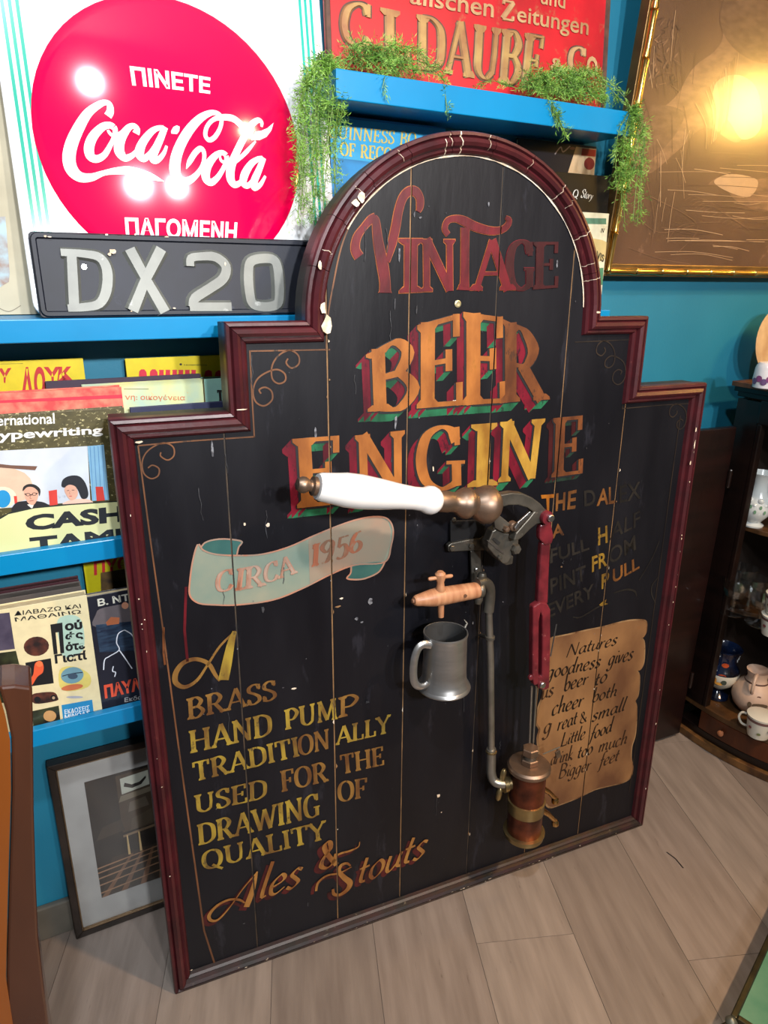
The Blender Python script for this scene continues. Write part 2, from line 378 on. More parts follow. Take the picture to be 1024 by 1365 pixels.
def sans(mb, text, q, bold=.0, y=0, shift=(0, 0)):
    vs, fs = sans_mesh(text, bold); f = quad_map(q); w = mb.warp or (lambda a, b: 0)
    out = []
    for s, t in vs: a = f(s, t); a = (a[0]+shift[0], a[1]+shift[1]); out.append((a[0], y+w(*a), a[1]))
    mb.add(out, fs)
def zq(pl, org, sc, pts, off=0):
    """picture points measured in an enlarged crop -> plane coordinates"""
    return [pl.px(org[0]+p[0]/sc, org[1]+p[1]/sc, off)+tuple(p[2:]) for p in pts]
def zr(pl, org, sc, pts, closed=False, off=0, k=6):
    """same for brush strokes (x,y,width in crop pixels): returns smooth strip"""
    out = []
    for p in cr(pts, closed, k):
        a = Vector(pl.px(org[0]+p[0]/sc, org[1]+p[1]/sc, off)); b = Vector(pl.px(org[0]+(p[0]+10)/sc, org[1]+p[1]/sc, off)); c = Vector(pl.px(org[0]+p[0]/sc, org[1]+(p[1]+10)/sc, off))
        out.append((a.x, a.y, p[2]*((b-a).length+(c-a).length)/20))
    return out
# ------------------------------------------------------------------ common materials
WALLY = 1.165
M_wall = mat('teal_wall_paint', srgb(24, 112, 140), srgb(30, 118, 146), 6, rough=.55, bump=.12, bscale=140)
M_shelf = mat('bright_blue_gloss', srgb(0, 130, 184), srgb(0, 124, 176), 9, rough=.32, bump=.05, bscale=60)
M_base = mat('grey_skirting', srgb(96, 92, 84), srgb(80, 78, 70), 14, rough=.5)
M_black = mat('black_board_paint', (.0036, .0036, .0058), (.0072, .0072, .0104), 9, (1, 1, .25), rough=.42, rvar=.30, spec=.26, c3t=.60, c3=(.015, .015, .021), bump=.22, bscale=55)
M_blackside = mat('black_side_paint', (.012, .011, .011), (.024, .023, .022), 18, rough=.5, c3=(.10, .095, .09), bump=.2)
M_red = mat('oxblood_moulding', srgb(76, 25, 31), srgb(56, 19, 24), 22, rough=.38, c3=srgb(100, 46, 46), bump=.15, bscale=90, rvar=.15)
M_reddark = mat('worn_dark_moulding', srgb(46, 20, 22), srgb(26, 20, 18), 30, rough=.42, c3=srgb(108, 98, 84), bump=.3)
M_chip = mat('bare_chip', srgb(226, 214, 196), srgb(200, 176, 148), 120, rough=.8)
M_seam = mat('bare_wood_seam', srgb(150, 112, 72), srgb(96, 74, 52), 30, rough=.7, lo=.3, hi=.7)
M_seamdk = mat('dull_wood_seam', srgb(78, 62, 46), srgb(40, 36, 32), 30, rough=.7)

# ------------------------------------------------------------------ room
def wall_box(name, x0, x1, y0, y1, z0, z1, m):
    o = MB().box(x0, x1, y0, y1, z0, z1).build(name, m); o['kind'] = 'structure'; return o
wall_box('wall_back', -1.4, 2.1, WALLY, WALLY+.1, -.05, 2.6, M_wall)
wall_box('wall_right', 2.03, 2.13, -2.2, WALLY, -.05, 2.6, mat('right_wall_paint', srgb(150, 160, 150), rough=.6))
wall_box('ceiling', -1.4, 2.13, -2.2, WALLY+.1, 2.6, 2.7, mat('ceiling_paint', srgb(215, 215, 210), rough=.8))
o = MB().box(-1.4, 1.28, WALLY-.012, WALLY, .0, .075).build('baseboard_back', M_base, bevel=.003); o['kind'] = 'structure'
# laminate floor: boards run 20 degrees off the wall's normal
M_floor = []
for k, (a, b) in enumerate([((140, 128, 120), (118, 106, 98)), ((148, 136, 127), (124, 113, 105)), ((132, 121, 113), (112, 101, 94))]):
    m = mat('laminate_%s' % 'abc'[k], srgb(*a), srgb(*b), 5, (9, 1, 1), rough=.34, lo=.3, hi=.72, bump=.12, bscale=26, c3=srgb(104, 92, 84), rvar=.12)
    M_floor.append(m)
fl = MB().box(-1.4, 2.1, -2.2, WALLY, -.06, -.0016).build('floor', mat('floor_joint', srgb(96, 86, 78), rough=.8)); fl['kind'] = 'structure'
FD = Vector((math.sin(math.radians(19.9)), math.cos(math.radians(19.9)), 0)); FN = Vector((FD.y, -FD.x, 0))
F0 = at_z(824, 1116, 0); random.seed(4)
pw, plen = .192, 1.29; pm = {}
def plank_mesh(L):
    if L not in pm:
        q = MB().box(0, pw-.0009, 0, L-.0009, -.0015, 0)
        me = bpy.data.meshes.new('laminate_plank'); me.from_pydata(q.v, [], q.f); pm[L] = me
    return pm[L]
for i in range(-8, 9):
    off = (i*.47) % 1*plen
    for j in range(-3, 3):
        p = F0+FN*(pw*i)+FD*(plen*j+off-.3)
        c = p+FN*pw/2+FD*plen/2
        if not (-.9 < c.x < 2.3 and -1.4 < c.y < 1.8): continue
        me = plank_mesh(plen).copy(); me.materials.append(M_floor[(i*7+j*3) % 3])
        # trim against the walls
        bm = bmesh.new(); bm.from_mesh(me)
        W = Matrix(((FN.x, FD.x, 0, p.x), (FN.y, FD.y, 0, p.y), (0, 0, 1, 0), (0, 0, 0, 1)))
        bm.transform(W)
        for co_, no in (((0, WALLY-.001, 0), (0, 1, 0)), ((2.028, 0, 0), (1, 0, 0)), ((-1.38, 0, 0), (-1, 0, 0)), ((0, -2.1, 0), (0, -1, 0))):
            g = bmesh.ops.bisect_plane(bm, geom=bm.verts[:]+bm.edges[:]+bm.faces[:], plane_co=co_, plane_no=no, clear_outer=True)
            es = [e for e in bm.edges if e.is_boundary]
            if es: bmesh.ops.holes_fill(bm, edges=es)
        if not bm.faces: bm.free(); continue
        bm.transform(W.inverted()); bm.to_mesh(me); bm.free()
        o = bpy.data.objects.new('plank', me); COL.objects.link(o); o.parent = fl; o.matrix_world = W

# ------------------------------------------------------------------ THE BIG SIGN BOARD
B = Plane((.6140, .9065, .0), -.06835, .03)
SURF = .006                      # plank faces lie 6 mm behind the moulding's outer edge
BP = B.at(0, 0, -SURF)           # plane of the painted surface
RA, AC, HW, W2, H1, H2 = .257, (.005, 1.1385), .525, .366, 1.0154, 1.1373
NARC = 44
def outline():
    p = [(-HW, 0), (HW, 0), (HW, H1), (W2, H1), (W2, H2), (AC[0]+RA, H2)]
    p += [(AC[0]+RA*math.cos(PI*i/NARC), AC[1]+RA*math.sin(PI*i/NARC)) for i in range(1, NARC)]
    p += [(AC[0]-RA, H2), (-W2, H2), (-W2, H1), (-HW, H1)]
    return p
def inset(p, d):
    n = len(p); out = []
    for i in range(n):
        a, b, c = Vector(p[i-1]), Vector(p[i]), Vector(p[(i+1) % n])
        e0 = (b-a).normalized(); e1 = (c-b).normalized(); n0 = Vector((-e0.y, e0.x)); n1 = Vector((-e1.y, e1.x)); m = n0+n1; m.normalize()
        k = d/max(m.dot(n0), .2); out.append((b.x+m.x*k, b.y+m.y*k))
    return out
OUT = outline()
board = thing('pub_sign_board', 'tall black arched sign board with stepped shoulders, painted lettering and oxblood moulding', 'sign', B.M())
MB().prism(inset(OUT, .002), .0175, .058).build('back_panel', M_blackside, board)
# black rim on which the moulding sits
prof = [(0, .0), (.002, -.005), (.007, -.0065), (.0095, -.002), (.012, -.0075), (.019, -.0125), (.0245, -.009), (.0275, -.0015), (.0315, -.0035), (.0355, .0005), (.038, .0062)]
prof = [(d*.80, y*.85) for d, y in prof[:-1]]+[(.0304, .0062)]
rings = [inset(OUT, d) for d, y in prof]
nO = len(OUT)
def arc_i(i): return 5 <= i < 5+NARC
k = 0
for i in range(nO):
    if arc_i(i) and (i-5) % 4: continue
    span = [i, i+1, i+2, i+3, i+4] if arc_i(i) else [i, (i+1) % nO]
    mb = MB(); n = len(prof); rows = []
    for s in span:
        r = [(rings[q][s][0], prof[q][1], rings[q][s][1]) for q in range(n)]
        r += [(rings[-1][s][0], .0172, rings[-1][s][1]), (rings[0][s][0], .0172, rings[0][s][1])]; rows.append(r)
    # hairline opening at the joints
    def pull(r, t): return [tuple(Vector(a)+(Vector(b)-Vector(a)).normalized()*.0004) for a, b in zip(r, t)]
    rows[0], rows[-1] = pull(rows[0], rows[1]), pull(rows[-1], rows[-2])
    m = n+2; vs = [v for r in rows for v in r]
    fs = [(a*m+q, a*m+(q+1) % m, (a+1)*m+(q+1) % m, (a+1)*m+q) for a in range(len(rows)-1) for q in range(m)]
    fs += [list(range(m)), [(len(rows)-1)*m+q for q in range(m)][::-1]]
    mb.add(vs, fs)
    o = mb.build('moulding', M_reddark if i == 0 else M_red, board, smooth=False, label='worn blackened bottom moulding' if i == 0 else None)
# planks
SEAMS = [-.374, -.218, -.088, .063, .205, .345]
def topv(u):
    if abs(u-AC[0]) < RA-.027: return AC[1]+math.sqrt((RA-.027)**2-(u-AC[0])**2)
    if abs(u) < W2-.027: return H2-.027
    return H1-.027
us = [-HW+.027]+SEAMS+[HW-.027]; random.seed(2)
for a, b in zip(us[:-1], us[1:]):
    a2, b2 = a+.0012, b-.0012
    brk = sorted([a2, b2]+[x for x in [W2-.027, -W2+.027, AC[0]+RA-.027, AC[0]-RA+.027] if a2 < x < b2]+[a2+(b2-a2)*i/12 for i in range(1, 12)])
    top = []
    for x in brk:
        if x not in (a2, b2) and min(abs(x-y) for y in (W2-.027, -W2+.027, AC[0]+RA-.027, AC[0]-RA+.027)) < 1e-9:
            top += [(x-1e-5, topv(x-1e-5)), (x+1e-5, topv(x+1e-5))]
        else: top.append((x, topv(x)))
    pl = [(a2, .024), (b2, .024)]+top[::-1]
    dy = random.uniform(0, .0003)
    MB().prism(pl, SURF+dy, .0160).build('plank', M_black, board, bevel=.0005)
for q, u in enumerate(SEAMS):
    MB().box(u-.004, u+.004, .0078,   .0162, .024, topv(u)-.002).build('seam', M_seam if q not in (0, 3) else M_seamdk, board, label=None)
def cut_seams(o):
    bm = bmesh.new(); bm.from_mesh(o.data)
    for u in SEAMS:
        for x in (u-.0012, u+.0012):
            bmesh.ops.bisect_plane(bm, geom=bm.verts[:]+bm.edges[:]+bm.faces[:], plane_co=(x, 0, 0), plane_no=(1, 0, 0))
    dele = [f for f in bm.faces if any(abs(f.calc_center_median().x-u) < .00118 for u in SEAMS)]
    bmesh.ops.delete(bm, geom=dele, context='FACES'); bm.to_mesh(o.data); bm.free(); return o
def paint(name, c1, c2, wear=None, sc=26, rough=.46):
    d = lambda c, f: tuple(x*f for x in srgb(*c))
    return mat(name, d(c1, .62), d(c2, .46), sc*1.4, (1, 1, .45), rough=rough, c3=srgb(*wear) if wear else None, detail=10, lo=.36, hi=.64, bump=.12, bscale=120, spec=.3, c3t=.585)
G_yel = paint('gold_size', (196, 168, 66), (150, 112, 58), (84, 70, 40))
G_or = paint('orange_gold', (206, 130, 62), (176, 104, 50), (150, 96, 40), 20)
G_or2 = paint('faded_orange', (142, 84, 46), (116, 66, 40), (70, 44, 30))
G_yb = paint('bright_gold', (216, 170, 70), (186, 130, 50), (150, 110, 50), 20)
R_let = paint('crimson_letter', (130, 28, 40), (104, 20, 32), (84, 22, 30))
R_fade = paint('faded_crimson', (78, 24, 28), (58, 20, 24), (34, 18, 20))
R_side = paint('red_shade', (142, 22, 48), (100, 18, 38), (60, 14, 26))
Gr_side = paint('green_shade', (44, 126, 86), (34, 92, 64), (26, 50, 40))
Gr_dull = paint('dull_green_shade', (44, 72, 58), (34, 50, 44), (24, 30, 28))
O_line = paint('orange_outline', (214, 120, 50), (176, 84, 44), (120, 50, 40))
K_line = mat('black_outline', (.009, .009, .012), rough=.5)
Bord = paint('tan_line', (150, 100, 66), (112, 76, 54), (60, 48, 40), 12)
Bord2 = paint('faint_line', (66, 54, 44), (44, 38, 36), (28, 26, 26), 12)
Z1 = (370, 400), 2.327; Z2 = (200, 880), 2.56; Z3 = (690, 620), 2.967; Z4 = (690, 820), 5.25; Z5 = (460, 240), 6.4; Z6 = (580, 270), 5.69
Z7 = (240, 1090), 2.926; Z8 = (200, 680), 2.56; Z9 = (130, 420), 3.2
YP = SURF-.0006
def lettering(mb, label=None, name='painted_lettering'):
    return cut_seams(mb.build(name, None, board, fix=False, label=label))
def Q(z, *p): return [BP.px(z[0][0]+a/z[1], z[0][1]+b/z[1]) for a, b in p]
# --- VINTAGE: crimson with an orange outline
def outlined(mb, shp, m_face, m_line, grow):
    big = []
    for kk, pts, cl in shp:
        if kk == 'r': big.append((kk, [(p[0], p[1], p[2]+grow*2) for p in pts], cl))
        else:
            cx = sum(p[0] for p in pts)/len(pts); cy = sum(p[1] for p in pts)/len(pts)
            big.append((kk, [(p[0]+math.copysign(grow, p[0]-cx), p[1]+math.copysign(grow, p[1]-cy)) for p in pts], cl))
    mb.mat(m_line); draw(mb, big, YP); mb.mat(m_face); draw(mb, shp, YP-.0009)
mb = MB()
shp = [('r', zr(BP, *Z5, [(118, 655, 84), (86, 590, 78), (100, 490, 66), (160, 400, 52), (215, 340, 62), (258, 322, 70)]), False),
       ('r', zr(BP, *Z5, [(258, 300, 10), (262, 350, 62), (280, 520, 82), (318, 720, 98), (338, 860, 92), (340, 940, 96), (340, 962, 116)]), False),
       ('r', zr(BP, *Z5, [(362, 700, 30), (400, 540, 72), (430, 400, 76), (455, 260, 72), (492, 150, 70), (545, 96, 68), (602, 102, 72), (636, 160, 66), (636, 225, 60), (622, 270, 34)]), False)]
outlined(mb, shp, R_let, O_line, .0011)
outlined(mb, text_shapes('I', Q(Z5, (484, 962), (630, 955), (484, 500), (636, 500)), .27, .06), R_let, O_line, .0011)
outlined(mb, text_shapes('N', Q(Z5, (640, 952), (950, 944), (636, 506), (946, 508)), .20, .05), R_let, O_line, .0011)
shp = [('r', zr(BP, *Z6, [(98, 245, 38), (72, 200, 44), (92, 140, 42), (150, 122, 44), (215, 140, 62), (290, 178, 62), (370, 205, 58), (440, 216, 52), (505, 206, 44), (548, 172, 44), (560, 135, 40), (534, 112, 20)]), False),
       ('r', zr(BP, *Z6, [(226, 190, 70), (224, 400, 66), (222, 600, 70), (218, 640, 90), (216, 664, 112)]), False)]
outlined(mb, shp, R_let, O_line, .0008)
outlined(mb, text_shapes('A', Q(Z6, (280, 668), (580, 664), (300, 285), (556, 285)), .20, .07), R_let, O_line, .0006)
outlined(mb, text_shapes('G', Q(Z6, (540, 666), (756, 662), (540, 285), (760, 292)), .20, .06), R_fade, R_let, .0008)
outlined(mb, text_shapes('E', Q(Z6, (740, 660), (936, 645), (746, 300), (952, 298)), .20, .055), R_fade, R_fade, .0004)
lettering(mb, 'crimson word VINTAGE outlined in orange')
# --- BEER / ENGINE: orange letters with red and green block shade
def block(mb, ch, q, W, T, face, under=None, side=None, vec=(-.0155, -.015)):
    s = text_shapes(ch, q, W, T)
    shade(mb, s, vec, side or R_side, under or Gr_side, YP+.0002)
    mb.mat(K_line); draw(mb, [(k_, [(p[0], p[1], p[2]+.004) if k_ == 'r' else p for p in pts], c_) for k_, pts, c_ in s], YP-.0004, (-.0016, -.0016))
    mb.mat(face); draw(mb, s, YP-.0013)
mb = MB()
block(mb, 'B', Q(Z1, (280, 346), (440, 336), (274, 168), (432, 92)), .20, .06, G_or)
block(mb, 'E', Q(Z1, (428, 336), (578, 325), (430, 78), (576, 36)), .18, .06, G_or)
block(mb, 'E', Q(Z1, (572, 326), (712, 318), (574, 36), (708, 54)), .19, .06, G_or)
block(mb, 'R', Q(Z1, (690, 318), (836, 308), (696, 58), (816, 112)), .18, .055, G_or2)
lettering(mb, 'orange word BEER with red and green block shading')
mb = MB()
block(mb, 'E', Q(Z1, (58, 645), (206, 630), (42, 430), (206, 418)), .18, .06, G_or)
block(mb, 'N', Q(Z1, (240, 632), (402, 600), (232, 420), (402, 402)), .17, .06, G_or)
block(mb, 'G', Q(Z1, (426, 592), (586, 584), (430, 392), (580, 388)), .17, .055, G_or)
block(mb, 'I', Q(Z1, (592, 580), (676, 574), (604, 385), (676, 380)), .23, .06, G_yb)
block(mb, 'N', Q(Z1, (678, 566), (812, 550), (684, 378), (836, 366)), .18, .06, G_yb)
block(mb, 'E', Q(Z1, (846, 550), (948, 536), (852, 366), (954, 356)), .18, .06, G_or2, Gr_dull, R_fade, (-.012, -.010))
lettering(mb, 'orange word ENGINE with red and green block shading')
# --- left block of gold capitals
def words(rows, m, W=.165, T=.075, zz=Z2, nib=0, gap=.02, name='painted_lettering', label=None):
    for t, q, *mm in rows:
        mb = MB(); mb.mat(mm[0] if mm else m); draw(mb, text_shapes(t, Q(zz, *q), W, T, nib, gap=gap), YP); lettering(mb, label, 'painted_word')
G_mid = paint('dull_gold', (166, 124, 62), (132, 88, 50), (74, 54, 38))
words([('BRASS', [(126, 204), (434, 132), (122, 132), (430, 66)])], G_mid, label='gold word BRASS')
words([('HAND', [(136, 318), (418, 254), (130, 242), (414, 178)]), ('PUM', [(460, 238), (640, 200), (456, 170), (636, 128), ], ), ('P', [(640, 198), (714, 180), (640, 128), (712, 110)], G_mid)], G_yel, label='gold words HAND PUMP')
words([('TRADITI', [(148, 415), (512, 326), (142, 350), (504, 260)]), ('ON', [(508, 328), (614, 300), (502, 260), (612, 232)], G_mid), ('ALLY', [(634, 290), (820, 246), (634, 230), (820, 184)])], G_yel, label='gold word TRADITIONALLY')
words([('USED', [(154, 524), (400, 468), (148, 462), (400, 402)]), ('FOR', [(448, 450), (608, 412), (442, 378), (604, 344)], G_mid), ('THE', [(652, 390), (800, 356), (646, 324), (798, 292)], G_mid)], G_yel, label='gold words USED FOR THE')
words([('DRAWING', [(164, 632), (582, 530), (158, 562), (578, 450)]), ('OF', [(642, 486), (740, 466), (638, 416), (740, 400)], G_mid)], G_yel, label='gold words DRAWING OF')
words([('QUALITY', [(180, 718), (604, 608), (172, 655), (598, 545)])], G_yel, label='gold word QUALITY')
mb = MB(); mb.mat(G_mid)
mb.ribbon(zr(BP, *Z8, [(238, 582, 8), (222, 560, 12), (205, 530, 14), (185, 515, 14), (150, 508, 14), (112, 522, 16), (88, 555, 18), (88, 588, 17), (118, 603, 14), (160, 580, 11), (198, 525, 8), (240, 462, 8), (292, 412, 7)]), YP)
mb.mat(G_yel); mb.ribbon(zr(BP, *Z8, [(288, 412, 14), (276, 450, 24), (262, 520, 32), (250, 578, 34)]), YP-.001)
lettering(mb, 'large gold script letter A')
# --- Ales & Stouts with a dark red shade
sc_sh = paint('script_shade', (98, 34, 34), (66, 24, 26), (32, 18, 18)); sc_f = paint('script_gold', (196, 142, 74), (166, 104, 54), (96, 60, 40))
shp = [('r', zr(BP, *Z7, [(252, 330, 5), (230, 318, 9), (190, 318, 9), (145, 340, 10), (114, 376, 12), (120, 398, 11), (150, 394, 8), (195, 345, 5), (245, 275, 5), (302, 208, 5)]), False),
       ('r', zr(BP, *Z7, [(300, 208, 6), (290, 250, 14), (274, 305, 20), (258, 346, 20)]), False)]
shp += text_shapes('les', Q(Z7, (300, 318), (468, 262), (338, 178), (505, 108)), .10, .028, .55)
shp += text_shapes('&', Q(Z7, (540, 206), (622, 180), (552, 98), (622, 76)), .18, .05, .4)
shp += [('r', zr(BP, *Z7, [(585, 168, 5), (620, 140, 8), (660, 128, 8), (694, 112, 5), (700, 92, 3)]), False),
        ('r', zr(BP, *Z7, [(664, 186, 6), (650, 176, 9), (628, 184, 12), (620, 208, 14), (640, 232, 18), (662, 252, 20), (652, 278, 16), (624, 298, 12), (600, 296, 11), (596, 276, 9)]), False),
        ('r', zr(BP, *Z7, [(530, 284, 8), (538, 252, 9), (572, 224, 8), (620, 214, 6), (668, 190, 4)]), False)]
shp += text_shapes('touts', Q(Z7, (684, 264), (952, 148), (712, 132), (996, 10)), .10, .028, .55)
shB = shp
n_ = len(text_shapes('les', Q(Z7, (300, 318), (468, 262), (338, 178), (505, 108)), .10, .028, .55))+2; n2 = n_+len(text_shapes('&', Q(Z7, (540, 206), (622, 180), (552, 98), (622, 76)), .18, .05, .4))+1
for nm, shp in (('Ales', shB[:n_]), ('&', shB[n_:n2]), ('Stouts', shB[n2:])):
    mb = MB(); mb.mat(sc_sh); draw(mb, [(a, [(p[0], p[1], p[2]*1.35) for p in b], c) for a, b, c in shp], YP+.0003, (-.0075, -.006)); mb.mat(sc_f); draw(mb, shp, YP-.0008)
    lettering(mb, 'gold script '+nm+' with a dark red shade')
# --- right text, worn
Wm = paint('worn_orange', (150, 98, 48), (104, 66, 40), (40, 30, 26)); Wd = paint('ghost_letter', (52, 48, 44), (36, 33, 32), (22, 22, 24))
Wy = paint('worn_gold', (170, 134, 50), (124, 92, 42), (60, 46, 30)); Wt = paint('amber', (200, 122, 34), (156, 92, 34), (90, 60, 30))
def plain(rows, label):
    for t, q, m_, b in rows: mb = MB(); mb.mat(m_); sans(mb, t, Q(Z3, *q), b, YP); lettering(mb, label, 'painted_word')
plain([('T', [(104, 190), (136, 186), (92, 118), (146, 114)], Wt, .03), ('H', [(150, 182), (186, 178), (152, 112), (190, 106)], Wm, .03), ('E', [(196, 176), (228, 172), (200, 104), (234, 96)], Wm, .02),
       ('D', [(264, 164), (310, 156), (262, 102), (304, 92)], Wd, .02), ('AL', [(312, 162), (388, 150), (320, 96), (384, 82)], Wm, .02), ('EX', [(402, 150), (488, 132), (402, 82), (486, 64)], Wd, .01)], 'worn orange words THE DALEX')
plain([('A', [(134, 292), (184, 276), (150, 234), (168, 228)], Wm, .02)], 'worn orange letter A')
plain([('FULL', [(128, 390), (284, 334), (128, 332), (278, 288)], Wd, .02), ('H', [(318, 318), (356, 306), (318, 248), (354, 238)], Wy, .02), ('ALF', [(364, 296), (486, 236), (372, 232), (484, 178)], Wd, .01)], 'half-vanished words FULL HALF')
plain([('PINT', [(130, 512), (272, 452), (128, 450), (268, 394)], Wd, .02), ('FR', [(294, 424), (354, 396), (294, 362), (352, 340)], Wy, .02), ('OM', [(362, 396), (468, 334), (360, 330), (464, 274)], Wd, .01)], 'worn words PINT FROM')
plain([('EVERY', [(120, 606), (302, 522), (118, 550), (300, 468)], Wd, .02), ('P', [(332, 490), (352, 486), (332, 432), (366, 420)], Wy, .03), ('ULL', [(376, 468), (482, 408), (376, 412), (478, 362)], Wm, .02)], 'worn words EVERY PULL')
mb = MB(); mb.mat(Wd); mb.ribbon(zr(BP, *Z3, [(218, 600, 3), (250, 600, 5), (310, 565, 6), (350, 545, 4)]), YP); mb.ribbon(zr(BP, *Z3, [(380, 505, 4), (430, 492, 7), (462, 498, 7), (470, 518, 4)]), YP)
mb.ribbon(zr(BP, *Z3, [(560, 300, 3), (530, 370, 4), (480, 455, 3)]), YP)
mb.ribbon(zr(BP, *Z3, [(558, 440, 3), (532, 475, 4), (530, 510, 4), (545, 545, 3)]), YP)
mb.mat(Wy); mb.flat(zq(BP, *Z3, [(322, 552), (338, 538), (352, 530), (346, 545), (358, 548), (330, 558)]), YP)
lettering(mb, 'thin curled flourish', 'painted_flourish')
# --- parchment with script
Pa = mat('painted_parchment', srgb(142, 104, 66), srgb(92, 60, 38), 8, (1, 1, .55), rough=.5, detail=7, lo=.36, hi=.64, c3=srgb(126, 82, 48))
PaE = paint('parchment_edge', (186, 150, 108), (130, 88, 56), (84, 56, 38), 18)
pz = [(212, 165), (350, 130), (480, 100), (600, 76), (700, 48), (790, 30), (870, 28), (906, 44), (906, 108), (890, 145), (870, 152), (890, 180), (894, 240), (888, 330), (866, 378), (842, 384), (858, 420), (856, 500), (846, 566), (828, 600), (838, 640), (836, 760), (826, 850), (804, 920), (800, 1000), (812, 1060), (796, 1135), (740, 1175), (640, 1200), (540, 1226), (420, 1284), (300, 1330), (220, 1352), (180, 1300), (140, 1180), (150, 1060), (140, 960), (132, 860), (146, 800), (120, 750), (140, 640), (170, 560), (186, 400), (196, 250)]
mb = MB(); mb.mat(PaE); ppts = [BP.px(690+a/5.25, 820+b/5.25) for a, b in cr(pz, True, 3)]
mb.flat(ppts, YP+.0004)
cx = sum(p[0] for p in ppts)/len(ppts); cy = sum(p[1] for p in ppts)/len(ppts)
ppin = [(cx+(p[0]-cx)*.972, cy+(p[1]-cy)*.984) for p in ppts]
mb.mat(Pa); mb.flat(ppin, YP-.0001)
o = cut_seams(mb.build('painted_parchment', None, board, fix=False, label='brown curled parchment painted at lower right'))
Ik = paint('sepia_ink', (34, 24, 20), (46, 32, 24)); Ik2 = paint('faded_ink', (58, 38, 26), (76, 50, 34))
def scr(rows, label):
    for t, q, m_ in rows: mb = MB(); mb.mat(m_); draw(mb, text_shapes(t, Q(Z4, *q), .125, .03, .6), YP-.0004); lettering(mb, label, 'painted_word')
scr([('N', [(325, 300), (420, 272), (362, 205), (446, 182)], Ik), ('atures', [(420, 272), (690, 205), (452, 170), (720, 100)], Ik)], 'black script word Natures')
scr([('goodness', [(195, 445), (575, 362), (222, 330), (602, 248)], Ik), ('gives', [(628, 350), (800, 310), (660, 232), (834, 190)], Ik)], 'black script words goodness gives')
scr([('us', [(160, 590), (248, 562), (178, 470), (268, 440)], Ik2), ('beer', [(318, 534), (486, 478), (336, 410), (512, 376)], Ik), ('to', [(530, 500), (622, 458), (556, 392), (646, 350)], Ik)], 'black script words us beer to')
scr([('cheer', [(232, 704), (456, 632), (262, 570), (480, 520)], Ik), ('both', [(514, 612), (690, 562), (540, 505), (716, 468)], Ik)], 'black script words cheer both')
scr([('g', [(176, 830), (232, 812), (200, 706), (256, 690)], Ik2), ('reat', [(272, 810), (410, 760), (300, 690), (430, 646)], Ik), ('&', [(432, 762), (486, 742), (440, 682), (492, 664)], Ik), ('small', [(512, 748), (746, 664), (540, 636), (776, 562)], Ik)], 'black script words great & small')
scr([('Little', [(290, 925), (466, 862), (318, 822), (490, 758)], Ik), ('food', [(500, 876), (656, 812), (528, 776), (680, 700)], Ik)], 'black script words Little food')
scr([('d', [(226, 1050), (262, 1040), (246, 946), (282, 930)], Ik2), ('rink', [(258, 1042), (380, 1010), (280, 936), (404, 900)], Ik2), ('too', [(412, 1006), (520, 966), (436, 900), (544, 862)], Ik), ('much', [(560, 962), (760, 896), (586, 852), (788, 790)], Ik2)], 'black script words drink too much')
scr([('Bigger', [(276, 1148), (506, 1080), (300, 1040), (530, 980)], Ik2), ('feet', [(566, 1062), (700, 1016), (590, 960), (730, 912)], Ik2)], 'faded script words Bigger feet')
# --- banner
BnT = mat('banner_teal', srgb(106, 128, 118), srgb(138, 140, 122), 10, rough=.5, c3=srgb(120, 134, 122), detail=8)
BnR = mat('banner_salmon', srgb(146, 124, 106), srgb(122, 126, 112), 10, rough=.5, c3=srgb(120, 92, 78), detail=8)
BnD = mat('banner_fold', srgb(40, 84, 80), srgb(54, 100, 94), 16, rough=.5)
BnE = paint('banner_edge', (216, 150, 122), (204, 176, 156), (160, 110, 90), 18)
body = [(163, 116), (146, 170), (136, 240), (136, 290), (165, 316), (220, 322), (300, 322), (420, 305), (520, 266), (620, 216), (700, 186), (800, 176), (822, 120), (829, 70), (816, 35), (785, 22), (730, 26), (660, 46), (560, 86), (470, 126), (380, 150), (300, 154), (225, 150), (182, 136)]
mb = MB(); mb.mat(BnT)
half = [p for p in body if p[0] <= 520]; bb = [BP.px(200+a/2.56, 680+b/2.56) for a, b in cr(body, True, 4)]
mb.flat(bb, YP+.0003)
mb.mat(BnR); mb.flat(zq(BP, *Z8, [(540, 96), (660, 48), (730, 28), (785, 24), (812, 38), (822, 70), (818, 116), (798, 172), (700, 182), (620, 212), (545, 250)]), YP)
mb.mat(BnD); mb.flat(zq(BP, *Z8, cr([(172, 128), (188, 110), (220, 101), (262, 98), (312, 106), (302, 126), (296, 150), (240, 151), (200, 142)], True, 3)), YP-.0002)
mb.flat(zq(BP, *Z8, cr([(686, 190), (740, 180), (800, 178), (780, 210), (740, 230), (706, 236), (674, 232), (684, 214)], True, 3)), YP-.0002)
mb.mat(BnE)
e5 = lambda pts, c=False: mb.ribbon(zr(BP, *Z8, [(a, b, 5.5) for a, b in pts], c), YP-.0006)
e5(body, True); e5([(172, 128), (188, 110), (220, 100), (262, 98), (312, 106), (302, 126), (296, 152)]); e5([(800, 178), (780, 210), (740, 230), (706, 236), (672, 232), (684, 214), (686, 190)])
cut_seams(mb.build('painted_banner', None, board, fix=False, label='pale teal scroll banner with salmon edges'))
mb = MB(); LtW = paint('pale_letter', (206, 176, 158), (190, 120, 90), (170, 150, 130), 30); LtS = paint('salmon_letter', (196, 118, 88), (170, 130, 106), (140, 120, 100), 30)
